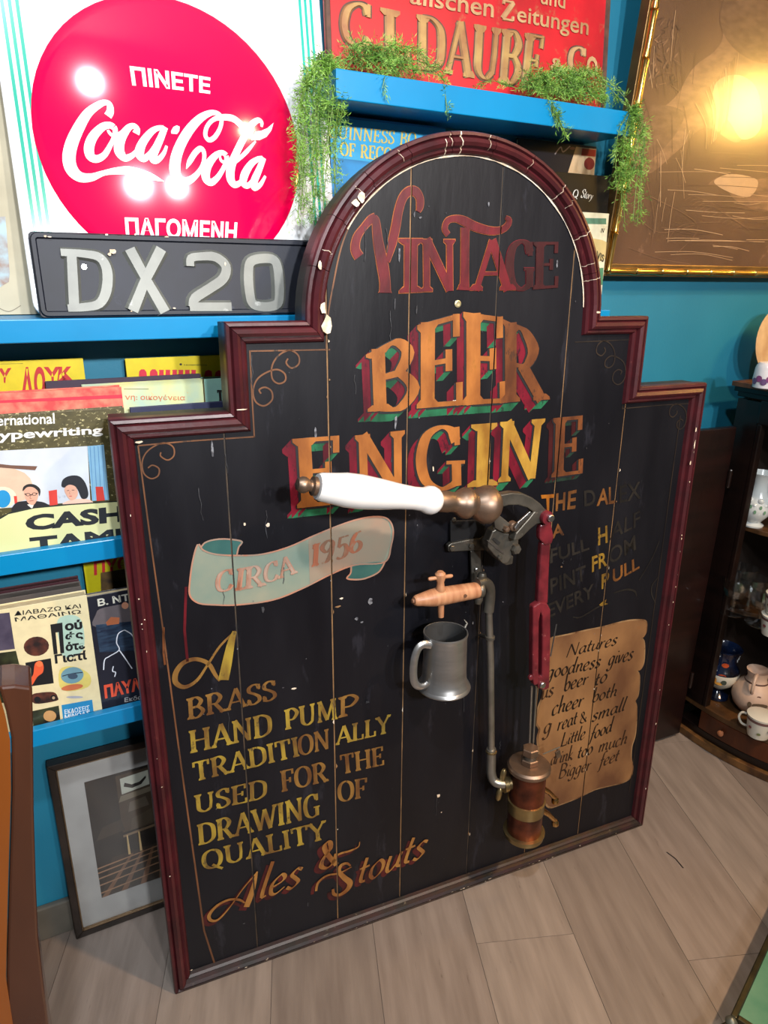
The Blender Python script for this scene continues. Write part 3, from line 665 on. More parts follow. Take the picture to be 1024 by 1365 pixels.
for t, q, m_ in [('C', [(222, 284), (284, 268), (226, 212), (286, 196)], LtW), ('IR', [(286, 276), (392, 256), (298, 200), (386, 184)], LtW), ('CA', [(386, 252), (498, 214), (390, 184), (484, 152)], LtW),
                 ('19', [(548, 194), (622, 172), (552, 118), (632, 94)], LtS), ('5', [(632, 172), (672, 158), (636, 94), (684, 80)], LtS), ('6', [(676, 152), (722, 136), (684, 80), (728, 66)], LtS)]:
    s = text_shapes(t, Q(Z8, *q), .20, .07); mb.mat(BnE if m_ is LtW else LtS); draw(mb, s, YP-.0009)
    if m_ is LtW: mb.mat(LtW); draw(mb, [(a, [(p[0], p[1], p[2]*.6) if a == 'r' else p for p in b], c) for a, b, c in s], YP-.0012, (-.0006, .0008))
lettering(mb, 'pale words CIRCA 1956 on the banner')
# --- lining and corner scrolls
mb = MB(); mb.mat(Bord)
def line(pts, wd, m_=None, mirror=False, y=YP, org=(0, 0), sc=1, smooth=False):
    mb = MB(); mb.mat(m_ or Bord)
    q = [(a, b, wd*sc) for a, b in pts]
    r = zr(BP, org, sc, q, k=6 if smooth else 1)
    if mirror: r = [(.006-a, b, c) for a, b, c in r]
    mb.ribbon(r, y); cut_seams(mb.build('painted_line', None, board, fix=False))
L0 = [(288, 1290), (272, 1240), (240, 1010), (216, 830), (200, 716), (184, 594)]
line([(a, b) for a, b in L0], 2.0); line([(184, 594), (250, 588), (340, 582)], 2.0); line([(339, 583), (336, 530), (333, 467)], 2.0); line([(333, 468), (390, 467), (440, 466)], 2.0)
line([(435, 468), (436, 430), (444, 380), (458, 320), (486, 264), (524, 228), (560, 208)], 2.2, smooth=True)
S1 = [(697, 335), (690, 318), (715, 308), (742, 325), (744, 362), (710, 387), (675, 370), (663, 325), (680, 275), (720, 245), (765, 232), (798, 250), (800, 280), (772, 292), (745, 270), (745, 215), (775, 170), (820, 150), (856, 172), (858, 208), (828, 226), (805, 205), (812, 185)]
S2 = [(215, 652), (235, 640), (262, 655), (258, 685), (228, 697), (198, 675), (190, 630), (205, 590), (240, 560), (285, 545), (322, 562), (326, 598), (300, 618), (270, 602), (270, 585)]
line(S1, 2.2, org=(130, 420), sc=3.2, smooth=True); line(S2, 1.9, org=(130, 420), sc=3.2, smooth=True)
for pts, k_ in ((S1, 1), (S2, 1)): line(pts, 1.9, Bord2, True, org=(130, 420), sc=3.2, smooth=True)
line([(184, 594), (250, 588), (340, 582)], 1.6, Bord2, True); line([(339, 583), (336, 530), (333, 467)], 1.6, Bord2, True); line([(333, 468), (390, 467), (440, 466)], 1.6, Bord2, True)
mb.mat(Bord2); mb.ribbon([(.478, .10, .0018), (.478, .6, .0018), (.478, .955, .0018)], YP)
mb.mat(R_let); line([(248, 782), (246, 840), (250, 882)], 3.4, R_let); line([(218, 836), (218, 870), (220, 886)], 2.6, G_or2)
cut_seams(mb.build('painted_line', None, board, fix=False))
# --- chips, scratches and scuffs with a shape of their own
mb = MB(); random.seed(11)
def chip(x, y, w_, h_, m_=M_chip, n=8, yy=YP-.001, ang=0):
    c = Vector(BP.px(x, y)); kx = .00105; pts = []
    for i in range(n):
        a = 2*PI*i/n; r = random.uniform(.55, 1.1); dx, dy = math.cos(a)*w_*.5*r*kx, math.sin(a)*h_*.5*r*kx
        pts.append((c.x+dx*math.cos(ang)-dy*math.sin(ang), c.y+dx*math.sin(ang)+dy*math.cos(ang)))
    mb.mat(m_); mb.flat(pts, yy)
M_scuff = mat('grey_scuff', srgb(120, 122, 128), srgb(64, 64, 70), 160, rough=.7, lo=.4, hi=.6); M_scuff2 = mat('dim_scuff', srgb(54, 55, 60), srgb(34, 34, 38), 160, rough=.7, lo=.4, hi=.6)
for x, y, w_, h_, m_ in [(283, 600, 4, 28, M_scuff), (527, 562, 5, 26, M_scuff), (420, 580, 4, 26, M_scuff), (326, 698, 4, 6, M_chip), (357, 699, 6, 7, M_chip), (455, 797, 8, 4, M_chip), (450, 808, 10, 4, M_seam), (493, 801, 12, 12, M_scuff), (475, 824, 8, 8, M_scuff), (482, 829, 7, 4, M_scuff),
     (350, 812, 5, 12, M_scuff2), (552, 286, 3, 10, M_scuff), (651, 272, 4, 7, M_scuff), (560, 290, 5, 4, M_scuff), (532, 340, 3, 24, M_scuff), (526, 405, 3, 20, M_scuff2), (555, 412, 3, 16, M_scuff2), (377, 916, 4, 3, M_scuff), (392, 917, 9, 4, M_chip), (490, 935, 8, 7, M_scuff2), (584, 1060, 8, 8, M_chip),
     (588, 1082, 3, 2, M_chip), (410, 1205, 3, 10, M_scuff2), (742, 352, 4, 12, M_scuff), (605, 535, 8, 6, M_chip), (577, 625, 3, 10, M_chip), (556, 700, 3, 3, M_scuff), (630, 830, 3, 6, M_scuff), (632, 792, 3, 5, M_scuff), (748, 755, 5, 4, M_seam), (325, 1230, 4, 2, M_scuff), (255, 1292, 5, 3, M_chip)]:
    chip(x, y, w_, h_, m_)
for i in range(70):
    x, y = random.uniform(190, 820), random.uniform(250, 1150)
    u, v = BP.px(x, y)
    if abs(u) > .47 or v > topv(u)-.03 or v < .05: continue
    chip(x, y, random.uniform(1, 2.6), random.uniform(1, 4), random.choice([M_scuff, M_scuff2, M_scuff2]))
for i in range(22):
    x, y = random.uniform(200, 800), random.uniform(260, 1100); u, v = BP.px(x, y)
    if abs(u) > .46 or v > topv(u)-.05 or v < .06: continue
    mb.mat(M_scuff2); h_ = random.uniform(.01, .05); mb.ribbon([(u+random.uniform(-.002, .002), v+h_*t, random.uniform(.0003, .0014)) for t in (0, .25, .5, .75, 1)], YP-.001)
for i in range(34):                                                   # splinters along the seams
    u = random.choice([SEAMS[1], SEAMS[1], SEAMS[5], SEAMS[3], SEAMS[2]]); v = random.uniform(.08, topv(u)-.05)
    mb.mat(random.choice([M_chip, M_seam])); h_ = random.uniform(.003, .012); s_ = random.choice((-1, 1))
    mb.flat([(u+s_*.001, v), (u+s_*random.uniform(.002, .004), v+h_*.4), (u+s_*.001, v+h_)], YP-.001)
# white filler line inside the arch
arc = []
for i in range(41):
    a = PI*(.02+.80*i/40); r = RA-.0312; arc.append((AC[0]+r*math.cos(a), AC[1]+r*math.sin(a), random.uniform(.0007, .0026)))
mb.mat(M_chip); mb.ribbon(arc, YP-.001)
mb.build('paint_chip', None, board, fix=False, kind='stuff', label='pale chips and scuffs in the black paint')
# bare patches on the moulding
mb = MB(); random.seed(5)
mb.mat(M_chip)
def mchip(u, v, w_, h_, y=-.0110):
    mb.flat([(u+math.cos(a)*w_*random.uniform(.6, 1.1)/2, v+math.sin(a)*h_*random.uniform(.6, 1.1)/2) for a in [i*PI/4 for i in range(8)]], y)
mchip(-.222, 1.130, .016, .030, -.0065); mchip(-.228, 1.155, .010, .02, -.0095); mchip(-.232, 1.21, .006, .014, -.0118)
mchip(-.170, 1.300, .014, .016, -.0118); mchip(-.178, 1.292, .014, .010, -.0105)
mb.mat(M_chip)
for deg, d0, d1, wd in [(14, .004, .030, .0009), (20, .012, .030, .0007), (31, .002, .030, .0011), (44, .006, .024, .0006), (50, .002, .030, .0008), (66, .008, .024, .0006), (84, .002, .022, .0008), (95, .001, .030, .0022), (99, .004, .02, .0010), (101, .01, .030, .0012), (118, .003, .02, .0007), (136, .004, .02, .0006), (158, .008, .024, .0008)]:
    a = math.radians(deg); ds = sorted([d0, d1]+[d for d, y in prof if d0 < d < d1]); vs = []
    for k_, d in enumerate(ds):
        j = max(q for q in range(len(prof)) if prof[q][0] <= d+1e-9); j2 = min(j+1, len(prof)-1)
        t = 0 if j2 == j else (d-prof[j][0])/(prof[j2][0]-prof[j][0]); y = prof[j][1]*(1-t)+prof[j2][1]*t-.0005
        aa = a+random.uniform(-.004, .004); w_ = wd*random.uniform(.6, 1.3)/(RA-d)/2
        vs += [(AC[0]+(RA-d)*math.cos(aa-w_), y, AC[1]+(RA-d)*math.sin(aa-w_)), (AC[0]+(RA-d)*math.cos(aa+w_), y, AC[1]+(RA-d)*math.sin(aa+w_))]
    mb.add(vs, [(2*q, 2*q+1, 2*q+3, 2*q+2) for q in range(len(ds)-1)])
for i in range(46):
    s_ = random.choice([0, 1, 2, 3]); v = random.uniform(.1, .98)
    if s_ < 2: mchip(random.choice((-1, 1))*(HW-random.uniform(.013, .018)), v, random.uniform(.001, .003), random.uniform(.001, .005))
    else: mchip(random.uniform(-.5, .5), random.uniform(.011, .019), random.uniform(.002, .008), random.uniform(.001, .002))
for u, v, w_, h_ in [(.505, .93, .004, .012), (.507, .90, .003, .02), (.503, .865, .004, .010), (-.49, .985, .012, .004), (-.35, 1.02, .02, .002), (.25, 1.145, .010, .004)]: mchip(u, v, w_, h_)
mb.build('bare_chip', None, board, fix=False, kind='stuff', label='cream chips and cracks on the red moulding')
# screw with washer near the top
mb = MB().lathe([(.0055, 0), (.0055, .0015), (.0035, .0022), (.0034, .0012), (0, .001)], (*BP.px(610, 405)[:1], SURF, BP.px(610, 405)[1]), (0, -1, 0), 16)
mb.build('screw_washer', mat('old_brass_washer', srgb(190, 180, 140), rough=.4, metal=.6), board, smooth=True)

# ------------------------------------------------------------------ BEER PUMP fixed to the board
M_iron = mat('dark_iron', (.155, .142, .12), (.085, .08, .068), 30, rough=.40, metal=.7, c3=(.26, .23, .19), bump=.15)
M_bronze = mat('brown_bronze', (.30, .20, .14), (.19, .135, .10), 22, (1, 1, 3), rough=.42, metal=.85, c3=(.30, .17, .09), bump=.06)
M_copper = mat('aged_copper', (.24, .07, .036), (.07, .03, .022), 26, rough=.34, metal=.85, c3=(.34, .16, .08))
M_brass = mat('aged_brass', (.36, .27, .12), (.22, .17, .09), 16, rough=.32, metal=.9)
M_brassb = mat('polished_brass', (.62, .38, .14), (.46, .28, .11), 16, rough=.2, metal=1)
M_lead = mat('dull_lead_pipe', (.34, .325, .29), (.22, .21, .185), 24, rough=.36, metal=.85)
M_porc = mat('white_porcelain', (.82, .80, .78), (.79, .78, .76), 5, rough=.12, coat=.6)
M_rod = mat('red_painted_iron', srgb(112, 34, 43), srgb(78, 23, 31), 34, rough=.34, c3=srgb(176, 110, 106), bump=.15)
M_steel = mat('bright_steel', (.55, .55, .56), (.38, .38, .38), 40, rough=.3, metal=1)
def b3(x, y, off):
    u, v = B.px(x, y, off); return Vector((u, -off, v))
pump = thing('beer_pump', 'antique beer pump with white porcelain handle and copper cylinder on the black board', 'pump', B.M())
def bz(z, p, off): return b3(z[0][0]+p[0]/z[1], z[0][1]+p[1]/z[1], off)
Y5 = (600, 640), 6.4; Y3 = (390, 610), 2.7676; Y6 = (630, 960), 7.585
HO = .085
pa, pb = b3(402, 646, HO+.01), b3(584, 668, HO)
ax = pb-pa; Ln = ax.length
mb = MB().lathe([(r*Ln/.21, h*Ln/.21) for r, h in [(.0168, .022), (.0188, .026), (.021, .045), (.0235, .062), (.0238, .085), (.0215, .115), (.0182, .145), (.0165, .168), (.0168, .182), (.020, .190), (.0210, .198), (.019, .205), (.0150, .210)]], pa, ax, 36)
mb.build('handle_grip', M_porc, pump, smooth=True, label='white porcelain grip')
mb = MB().lathe([(.0, -.002), (.008, .000), (.0115, .006), (.0115, .011), (.008, .017), (.0085, .020), (.0135, .022), (.0135, .027), (.012, .028)], pa-ax.normalized()*.006, ax, 24)
mb.build('handle_knob', M_bronze, pump, smooth=True)
pc = b3(655, 673, HO-.006); ax2 = pc-pb; L2 = ax2.length
mb = MB().lathe([(r, h*L2/.088) for r, h in [(.0155, -.002), (.0165, .004), (.0165, .016), (.0155, .020), (.0155, .028), (.0205, .034), (.0245, .042), (.0245, .048), (.0190, .054), (.0185, .058), (.026, .066), (.0305, .076), (.0305, .084), (.024, .092), (.017, .097)]], pb, ax2, 32)
mb.build('handle_collar', M_bronze, pump, smooth=True, label='turned bronze collar')
def pris(z, pts, o0, o1, name, m, bevel=.0015, lab=None, par=None):
    """extruded plate between two distances from the board; traced at its middle"""
    mid = (o0+o1)/2; q = [B.px(z[0][0]+a/z[1], z[0][1]+b/z[1], mid) for a, b in pts]
    return MB().prism(q, -o1, -o0).build(name, m, par or pump, bevel=bevel, label=lab)
quad = [(318, 170), (350, 145), (420, 112), (510, 96), (600, 104), (680, 138), (750, 190), (800, 250), (830, 300), (815, 345), (770, 352), (715, 365), (660, 410), (600, 470), (560, 500), (520, 505), (540, 440), (600, 370), (650, 315), (692, 262), (640, 225), (560, 202), (480, 203), (400, 228), (352, 262), (325, 280)]
pris(Y5, quad, HO-.020, HO-.004, 'quadrant_arm', M_iron, .002)
pris(Y5, [(352, 268), (372, 262), (500, 365), (520, 420), (470, 445), (410, 425), (372, 400)], HO-.024, HO-.014, 'brace', M_iron, .0015)
pris(Y5, [(340, 420), (380, 395), (440, 440), (520, 450), (560, 490), (560, 540), (500, 560), (500, 640), (470, 690), (430, 700), (390, 660), (350, 620), (300, 560), (300, 515)], .045, .064, 'pivot_bracket', M_iron, .002)
pris(Y5, [(300, 508), (320, 500), (470, 610), (500, 625), (490, 690), (440, 700), (400, 680), (300, 590)], .012, .045, 'bracket_foot', M_iron, .002)
pris(Y5, [(-30, 555), (0, 530), (150, 500), (270, 490), (305, 520), (310, 585), (270, 592), (150, 596), (0, 605), (-25, 600)], .0002, .010, 'wall_plate', M_iron, .0015)
pris(Y5, [(170, 600), (260, 590), (262, 760), (280, 800), (275, 880), (180, 880), (178, 790)], .0002, .006, 'back_strap', M_iron, .0015)
pris(Y5, [(0, 345), (290, 335), (300, 500), (0, 525)], .0002, .005, 'back_plate', mat('black_plate', (.02, .02, .022), rough=.4, metal=.3), .001)
def bolt(z, p, off, r, h, m=M_iron, par=None, hexa=True, name='bolt'):
    c = bz(z, p, off)
    return MB().lathe([(r, 0), (r, h*.8), (r*.8, h), (0, h*1.05)], c, (0, -1, 0), 6 if hexa else 16).build(name, m, par or pump, smooth=not hexa)
for p, off, r, h in [((465, 408), HO-.016, .0052, .010), ((415, 650), .062, .005, .007), ((320, 575), .04, .005, .006), ((180, 560), .010, .0055, .004), ((15, 580), .010, .0055, .004), ((30, 335), .006, .004, .003)]:
    bolt(Y5, p, off, r, h, M_bronze if p == (465, 408) else M_iron)
bolt(Y5, (530, 570), .055, .0095, .016)
bolt(Y5, (525, 385), HO-.018, .0085, .010, M_bronze, hexa=False)
bolt(Y5, (225, 762), .008, .0035, .003, M_steel, hexa=False)
pris(Y5, [(362, 505), (378, 490), (430, 530), (418, 552), (400, 545)], .064, .0655, 'slot', mat('slot_dark', (.01, .01, .01), rough=.6), 0)
pris(Y5, [(372, 400), (366, 410), (398, 448), (446, 452), (444, 444), (404, 438)], HO-.0238, HO-.022, 'bright_edge', M_steel, 0)  # bright steel strips along the iron edges
pris(Y5, [(312, 512), (322, 510), (420, 582), (462, 622), (458, 634), (400, 590)], .064, .0652, 'bright_edge', M_steel, 0)
# slot plate with bright edge on the diagonal arm
pris(Y5, [(550, 405), (575, 360), (680, 265), (697, 285), (600, 385), (560, 430)], HO-.0042, HO-.001, 'link_plate', M_steel, .0006)
# red connecting rod
RO = .072
mb = MB().lathe([(.0105, 0), (.0115, .002), (.0115, .020), (.0105, .022)], b3(731, 691, HO+.004), (0, 1, 0), 20); mb.build('rod_eye', M_rod, pump, smooth=True)
bolt(((0, 0), 1), (733, 690), HO+.004, .0062, .006, M_steel, name='pivot_bolt', hexa=False)
def rod3(pts, name, r, m, n=12, flat=None): return MB().tube([b3(*p) for p in pts], r, n, flat).build(name, m, pump, smooth=True)
pris(Y3, [(908, 245), (946, 232), (958, 290), (950, 315), (925, 322), (905, 298), (904, 270)], RO-.004, RO+.008, 'clevis', M_rod, .003)
pris(Y3, [(912, 310), (946, 305), (940, 420), (936, 535), (898, 535), (904, 420)], RO-.006, RO+.006, 'connecting_rod', M_rod, .003)
pris(Y3, [(880, 545), (905, 528), (932, 532), (944, 555), (944, 700), (940, 845), (922, 852), (900, 845), (896, 800), (912, 800), (914, 700), (914, 580), (908, 566), (902, 600), (900, 830), (884, 835), (878, 800), (879, 650)], RO-.004, RO+.010, 'fork', M_rod, .003, 'red two-pronged fork')
bolt(((0, 0), 1), (722, 912), RO+.008, .006, .006, M_steel, name='pivot_bolt', hexa=False)
bolt(((0, 0), 1), (707, 902), RO+.004, .0055, .005, M_rod, name='pivot_bolt', hexa=False)
CO = .062
rod3([(709, 915, CO), (706, 990, CO)], 'piston_rod', .0022, M_steel)
rod3([(715, 915, CO-.01), (711, 990, CO-.01)], 'piston_rod', .0018, M_lead)
# cylinder
ct, cb = B.px(705, 1018, CO), B.px(699, 1108, CO)
cu = (ct[0]+cb[0])/2; zt, zb = ct[1], cb[1]; R = .0335
def cyl(prof, name, m, lab=None, n=40): return MB().lathe([(r, z) for r, z in prof], (cu, -CO, 0), (0, 0, 1), n).build(name, m, pump, smooth=True, label=lab)
cyl([(R-.001, zb), (R, zb+.004), (R, zt-.012), (R-.002, zt-.008)], 'cylinder', M_copper, 'copper barrel')
cyl([(R-.002, zt-.018), (R+.004, zt-.014), (R+.0075, zt-.010), (R+.0075, zt-.004), (R+.004, zt), (R-.01, zt+.001), (0, zt+.001)], 'top_flange', M_bronze)
cyl([(R-.001, zb+.052), (R+.0018, zb+.053), (R+.0018, zb+.075), (R+.003, zb+.076), (R+.003, zb+.079), (R-.001, zb+.080)], 'middle_band', M_brass)
cyl([(R-.012, zb-.016), (R-.002, zb-.012), (R+.005, zb-.006), (R+.005, zb+.001), (R+.007, zb+.002), (R+.007, zb+.005), (R, zb+.006)], 'base_ring', M_brass)
def hexn(r, z0, z1, name):
    return MB().lathe([(r*.92, z0), (r, z0+.0015), (r, z1-.0015), (r*.9, z1)], (cu, -CO, 0), (0, 0, 1), 6).build(name, M_bronze, pump)
hexn(.017, zt+.001, zt+.013, 'gland_nut'); cyl([(.0125, zt+.012), (.0125, zt+.022)], 'gland', M_iron, n=24); hexn(.0160, zt+.021, zt+.036, 'gland_nut')
# side fitting with wing nut and pipe up the board
jx = b3(676, 1045, CO-.012)
MB().lathe([(.016, -.012), (.017, -.004), (.013, 0), (.013, .008), (.016, .010), (.016, .018), (.008, .022)], (cu-R+.004, -CO+.012, jx.z), (-1, .1, 0), 20).build('inlet_union', M_brass, pump, smooth=True)
mb = MB(); wx = b3(668, 1046, CO-.012)
for s_ in (-1, 1): mb.lathe([(.002, .006), (.0055, .010), (.006, .022), (.0055, .030), (.003, .034)], wx, (.15*s_, 0, s_), 12)
mb.build('wing_nut', M_brass, pump, smooth=True)
PO = .035
pipe = [b3(651, 800, PO), b3(654, 880, PO), b3(655, 1000, PO)]
MB().tube(pipe, .0064, 16).build('delivery_pipe', M_lead, pump, smooth=True)
el = [b3(655, 998, PO), b3(655, 1015, PO), b3(655, 1030, PO+.003), b3(658, 1040, PO+.008), b3(664, 1044, PO+.014), b3(673, 1045, PO+.018)]
MB().tube([Vector(p) for p in cr([tuple(x) for x in el], k=4)], .0088, 16).build('elbow', M_lead, pump, smooth=True)
MB().lathe([(.0088, 0), (.0105, .001), (.0105, .004), (.0088, .005)], b3(655, 1003, PO), (0, 0, 1), 20).build('pipe_ring', M_brass, pump, smooth=True)
MB().tube([Vector(p) for p in cr([tuple(x) for x in [b3(651, 815, PO), b3(653, 795, PO), b3(652, 782, PO+.003), b3(645, 776, PO+.008), b3(636, 778, PO+.012)]], k=4)], .0095, 16).build('elbow', M_iron, pump, smooth=True)
mb = MB().lathe([(.0075, 0), (.009, .001), (.009, .006), (.0075, .007)], b3(653, 852, PO), (0, 0, 1), 20); mb.tube([b3(653, 850, PO), b3(642, 847, .012), b3(641, 847, 0)], .004, 8); mb.build('pipe_clip', M_iron, pump, smooth=True)
mb = MB()
for s_ in (-1, 1): mb.lathe([(.004, .006), (.0075, .012), (.008, .022), (.006, .028)], b3(640, 784, .036), (.12*s_, 0, s_), 12)
mb.build('wing_nut', M_iron, pump, smooth=True)
# brass cocks on the right of the cylinder
for y0 in (1050, 1080):
    p0 = b3(722, y0, CO); p1 = b3(740, y0+14, CO-.004)
    o = MB().tube([p0, p0*.5+p1*.5+Vector((0, 0, .003)), p1], [.0062, .0052, .0046], 12).build('drain_cock', M_brassb, pump, smooth=True)
    MB().lathe([(.0045, -.002), (.0072, .002), (.0072, .010), (.004, .013)], p1, (.15, 0, -1), 14).build('cock_nozzle', M_brassb, o, smooth=True)
MB().tube([b3(724, 1005, CO+.006), b3(746, 996, CO-.004)], .0014, 6).build('split_pin', M_steel, pump)
pris(((0, 0), 1), [(740, 1003), (746, 999), (748, 1008), (742, 1011)], CO-.006, CO-.003, 'pin_tag', M_bronze, .0003)
MB().tube([b3(742, 832, RO-.04), b3(734, 875, RO-.03)], .0012, 6).build('stray_wire', M_steel, pump)

# wooden tap
M_tap = mat('turned_beech', srgb(186, 136, 100), srgb(158, 106, 74), 8, (14, 2, 2), rough=.42, bump=.1)
tp = thing('wooden_tap', 'pale turned wooden barrel tap on the pipe above the tankard', 'tap', B.M())
ta, tb = b3(552, 801, .052), b3(639, 786, .046); tax = tb-ta; tl = tax.length
MB().lathe([(r, h*tl/.13) for r, h in [(.0065, 0), (.009, .004), (.0115, .018), (.0145, .034), (.0155, .05), (.0150, .07), (.0145, .09), (.0140, .112), (.0135, .13)]], ta, tax, 28).build('tap_body', M_tap, tp, smooth=True)
MB().lathe([(.0142, 0), (.0148, .002), (.0148, .006), (.0138, .008)], tb-tax.normalized()*.004, tax, 28).build('ferrule', M_iron, tp, smooth=True)
ka = b3(588, 822, .050); kb = b3(587, 762, .055)
MB().lathe([(r, h*(kb-ka).length/.09) for r, h in [(.0048, 0), (.0052, .01), (.0058, .03), (.007, .05), (.0085, .055), (.0065, .062), (.006, .070), (.0085, .078), (.0088, .086), (.005, .09)]], ka, kb-ka, 18).build('spigot_key', M_tap, tp, smooth=True)
MB().lathe([(.002, 0), (.0033, .003), (.0028, .02), (.0033, .041), (.002, .044)], b3(571, 772, .055), b3(606, 767, .055)-b3(571, 772, .055), 12).build('key_handle', M_tap, tp, smooth=True)
MB().lathe([(.003, 0), (.003, .002), (0, .0022)], b3(620, 794, .0615), (0, -1, 0), 12).build('plug', mat('dark_plug', srgb(96, 66, 48), rough=.5), tp)
MB().lathe([(.0052, 0), (.0035, .0002), (.0035, .004), (0, .004)], ta+Vector((.0002, 0, 0)), tax*-1, 16).build('spout_end', mat('spout_dark', srgb(120, 84, 62), rough=.6), tp)

# pewter tankard
M_pew = mat('pewter', (.46, .46, .455), (.34, .34, .335), 12, (1, 1, 4), rough=.34, metal=.9, bump=.12, bscale=18)
tk = thing('tankard', 'grey pewter tankard hanging on the black board under the wooden tap', 'mug', B.M())
mo = .055; m0, m1 = b3(592, 912, mo), b3(594, 842, mo); hm = m1.z-m0.z; mcx = (m0.x+m1.x)/2
mc = (mcx, -mo, m0.z)
ko = hm/.1
MB().lathe([(r, h*ko) for r, h in [(.0, .006), (.040, .006), (.044, .002), (.0460, -.002), (.0455, -.004), (.043, .0035), (.0405, .008), (.0385, .014), (.0375, .03), (.0368, .06), (.0362, .09), (.0368, .094), (.0378, .097), (.0372, .100), (.0355, .0995)]], mc, (0, 0, 1), 44, caps=False).build('mug_body', M_pew, tk, smooth=True)
MB().lathe([(r, h*ko) for r, h in [(.0355, .0995), (.0345, .094), (.0350, .06), (.0358, .03), (.0362, .014), (0, .012)]], mc, (0, 0, 1), 44, caps=False).build('mug_lining', mat('shaded_inside', (.05, .05, .05), rough=.6, metal=.4), tk, smooth=True, label='inside darkened with painted shade')  # shade inside the mug is put into this dark colour
hz = [(-.034, .088), (-.048, .092), (-.058, .086), (-.064, .070), (-.066, .048), (-.064, .028), (-.056, .016), (-.044, .014), (-.037, .018)]
MB().tube([Vector((mcx+a*.98, -mo-.012, m0.z+b*ko)) for a, b in cr(hz, k=4)], .0042, 10, 1.6).build('mug_handle', M_pew, tk, smooth=True)
MB().prism([(mcx-.012, m0.z+.090*ko), (mcx+.016, m0.z+.092*ko), (mcx+.020, m0.z+.112*ko), (mcx+.008, m0.z+.108*ko)], -mo+.030, -mo+.040).build('mug_spout', M_pew, tk, bevel=.002) if False else None
MB().tube([Vector((mcx+.036, -mo+.004, m0.z+.094*ko)), Vector((mcx+.044, -mo+.006, m0.z+.104*ko)), Vector((mcx+.040, -mo+.010, m0.z+.110*ko))], [.003, .0022, .0012], 8).build('thumb_rest', M_iron, tk, smooth=True)
MB().tube([Vector((mcx, -.0002-0, m0.z+.080*ko)), Vector((mcx, -mo+.0368, m0.z+.085*ko))], .003, 8).build('hanging_peg', M_iron, tk)
# ------------------------------------------------------------------ SHELVES
SF = 1.045                                 # front of the ledges
zL1 = at_y(200, 423, SF).z; zL2 = at_y(80, 729, SF).z; zL3 = at_y(115, 957, SF).z
zT = at_y(640, 119, SF).z; xT0 = at_y(448, 95, SF).x; xT1 = at_y(846, 148, SF).x
def shelf(label, x0, x1, z, h, lipdrop=.012):
    o = thing('ledge_shelf', label, 'shelf', Vector((x0, SF, z-h)))
    MB().box(0, x1-x0, 0, .014, 0, h).build('front_lip', M_shelf, o, bevel=.0015)
    MB().box(0, x1-x0, .0141, WALLY-SF-.0005, .002, h-lipdrop).build('shelf_board', M_shelf, o, bevel=.0012)
    return o
shelf('long bright blue wall shelf carrying the round red sign and the number plate', -.55, 1.02, zL1, .030, .0006)
shelf('long bright blue book ledge holding the typewriting book and yellow comics', -.55, .98, zL2, .031)
shelf('lowest bright blue book ledge above the framed photograph', -.55, .98, zL3, .030)
shelf('short bright blue shelf at the top carrying the red embossed sign and ferns', xT0, xT1, zT, .038, .0006)

# ------------------------------------------------------------------ round red advertising sign
CP0 = Plane((0, 1.066, zL1+.0005), 0, .165)
uL = CP0.px(45, 412)[0]; uR = CP0.px(430, 56)[0]
CP = CP0.at((uL+uR)/2)
Wd2 = (uR-uL)/2; Hs = .575
cs = thing('enamel_sign', 'white advertising sign with a domed red disc and white script above the number plate', 'sign', CP.M())
M_enw = mat('white_enamel', (.80, .81, .82), (.78, .79, .80), 4, rough=.14, coat=.7)
M_enr = mat('red_enamel', (.80, .0, .062), (.74, .0, .056), 4, rough=.10, coat=1)
M_eng = mat('green_enamel', srgb(20, 150, 120), srgb(60, 180, 165), 3, rough=.16, coat=.6)
def rrect(x0, z0, x1, z1, r, k=6):
    out = []
    for cx, cz, a0 in ((x1-r, z0+r, -PI/2), (x1-r, z1-r, 0), (x0+r, z1-r, PI/2), (x0+r, z0+r, PI)):
        out += [(cx+r*math.cos(a0+PI/2*i/k), cz+r*math.sin(a0+PI/2*i/k)) for i in range(k+1)]
    return out
MB().prism(rrect(-Wd2, 0, Wd2, Hs, .02), 0, .008).build('enamel_panel', M_enw, cs, bevel=.002)
mb = MB()
for d in (.015, .0235, .032):
    mb.ribbon([(a, b, .0042) for a, b in rrect(-Wd2+d, d, Wd2-d, Hs-d, .012)], -.0003, True)
mb.build('green_border', M_eng, cs, fix=False)
cl = CP.px(40, 150); c2 = CP.px(397, 192); dr = (c2[0]-cl[0])/2; dc = ((c2[0]+cl[0])/2, CP.px(120, 170)[1]-.008)
DH = .020
def dome(x, z): return -DH*max(0, 1-((x-dc[0])**2+(z-dc[1])**2)/dr**2)
mb = MB(); rr = [dr, dr-.001]+[dr*k/14 for k in range(13, 0, -1)]; vs = []; n = 64
for i, r in enumerate(rr):
    for k in range(n): q = 2*PI*k/n; vs.append((dc[0]+r*math.cos(q), -.0002 if i == 0 else dome(dc[0]+r*math.cos(q), dc[1])-.0016 if False else -DH*(1-(r/dr)**2)-.001, dc[1]+r*math.sin(q)))
vs.append((dc[0], -DH-.001, dc[1]))
fs = [(a*n+k, a*n+(k+1) % n, (a+1)*n+(k+1) % n, (a+1)*n+k) for a in range(len(rr)-1) for k in range(n)]+[((len(rr)-1)*n+k, (len(rr)-1)*n+(k+1) % n, len(vs)-1) for k in range(n)]
mb.add(vs, fs); mb.build('red_disc', M_enr, cs, smooth=True)
M_logo = mat('white_print', (.84, .84, .84), (.82, .82, .82), 4, rough=.16, coat=.6)
K1 = (80, 120), 6.4; K2 = (210, 120), 6.4
mb = MB(); mb.warp = dome; yk = -.0020
OFFD = .017
def kz(z, pts, closed=False):
    pts = [(a, b, c) for a, b, c in pts]; mb.ribbon(zr(CP, *z, pts, closed, OFFD), yk)
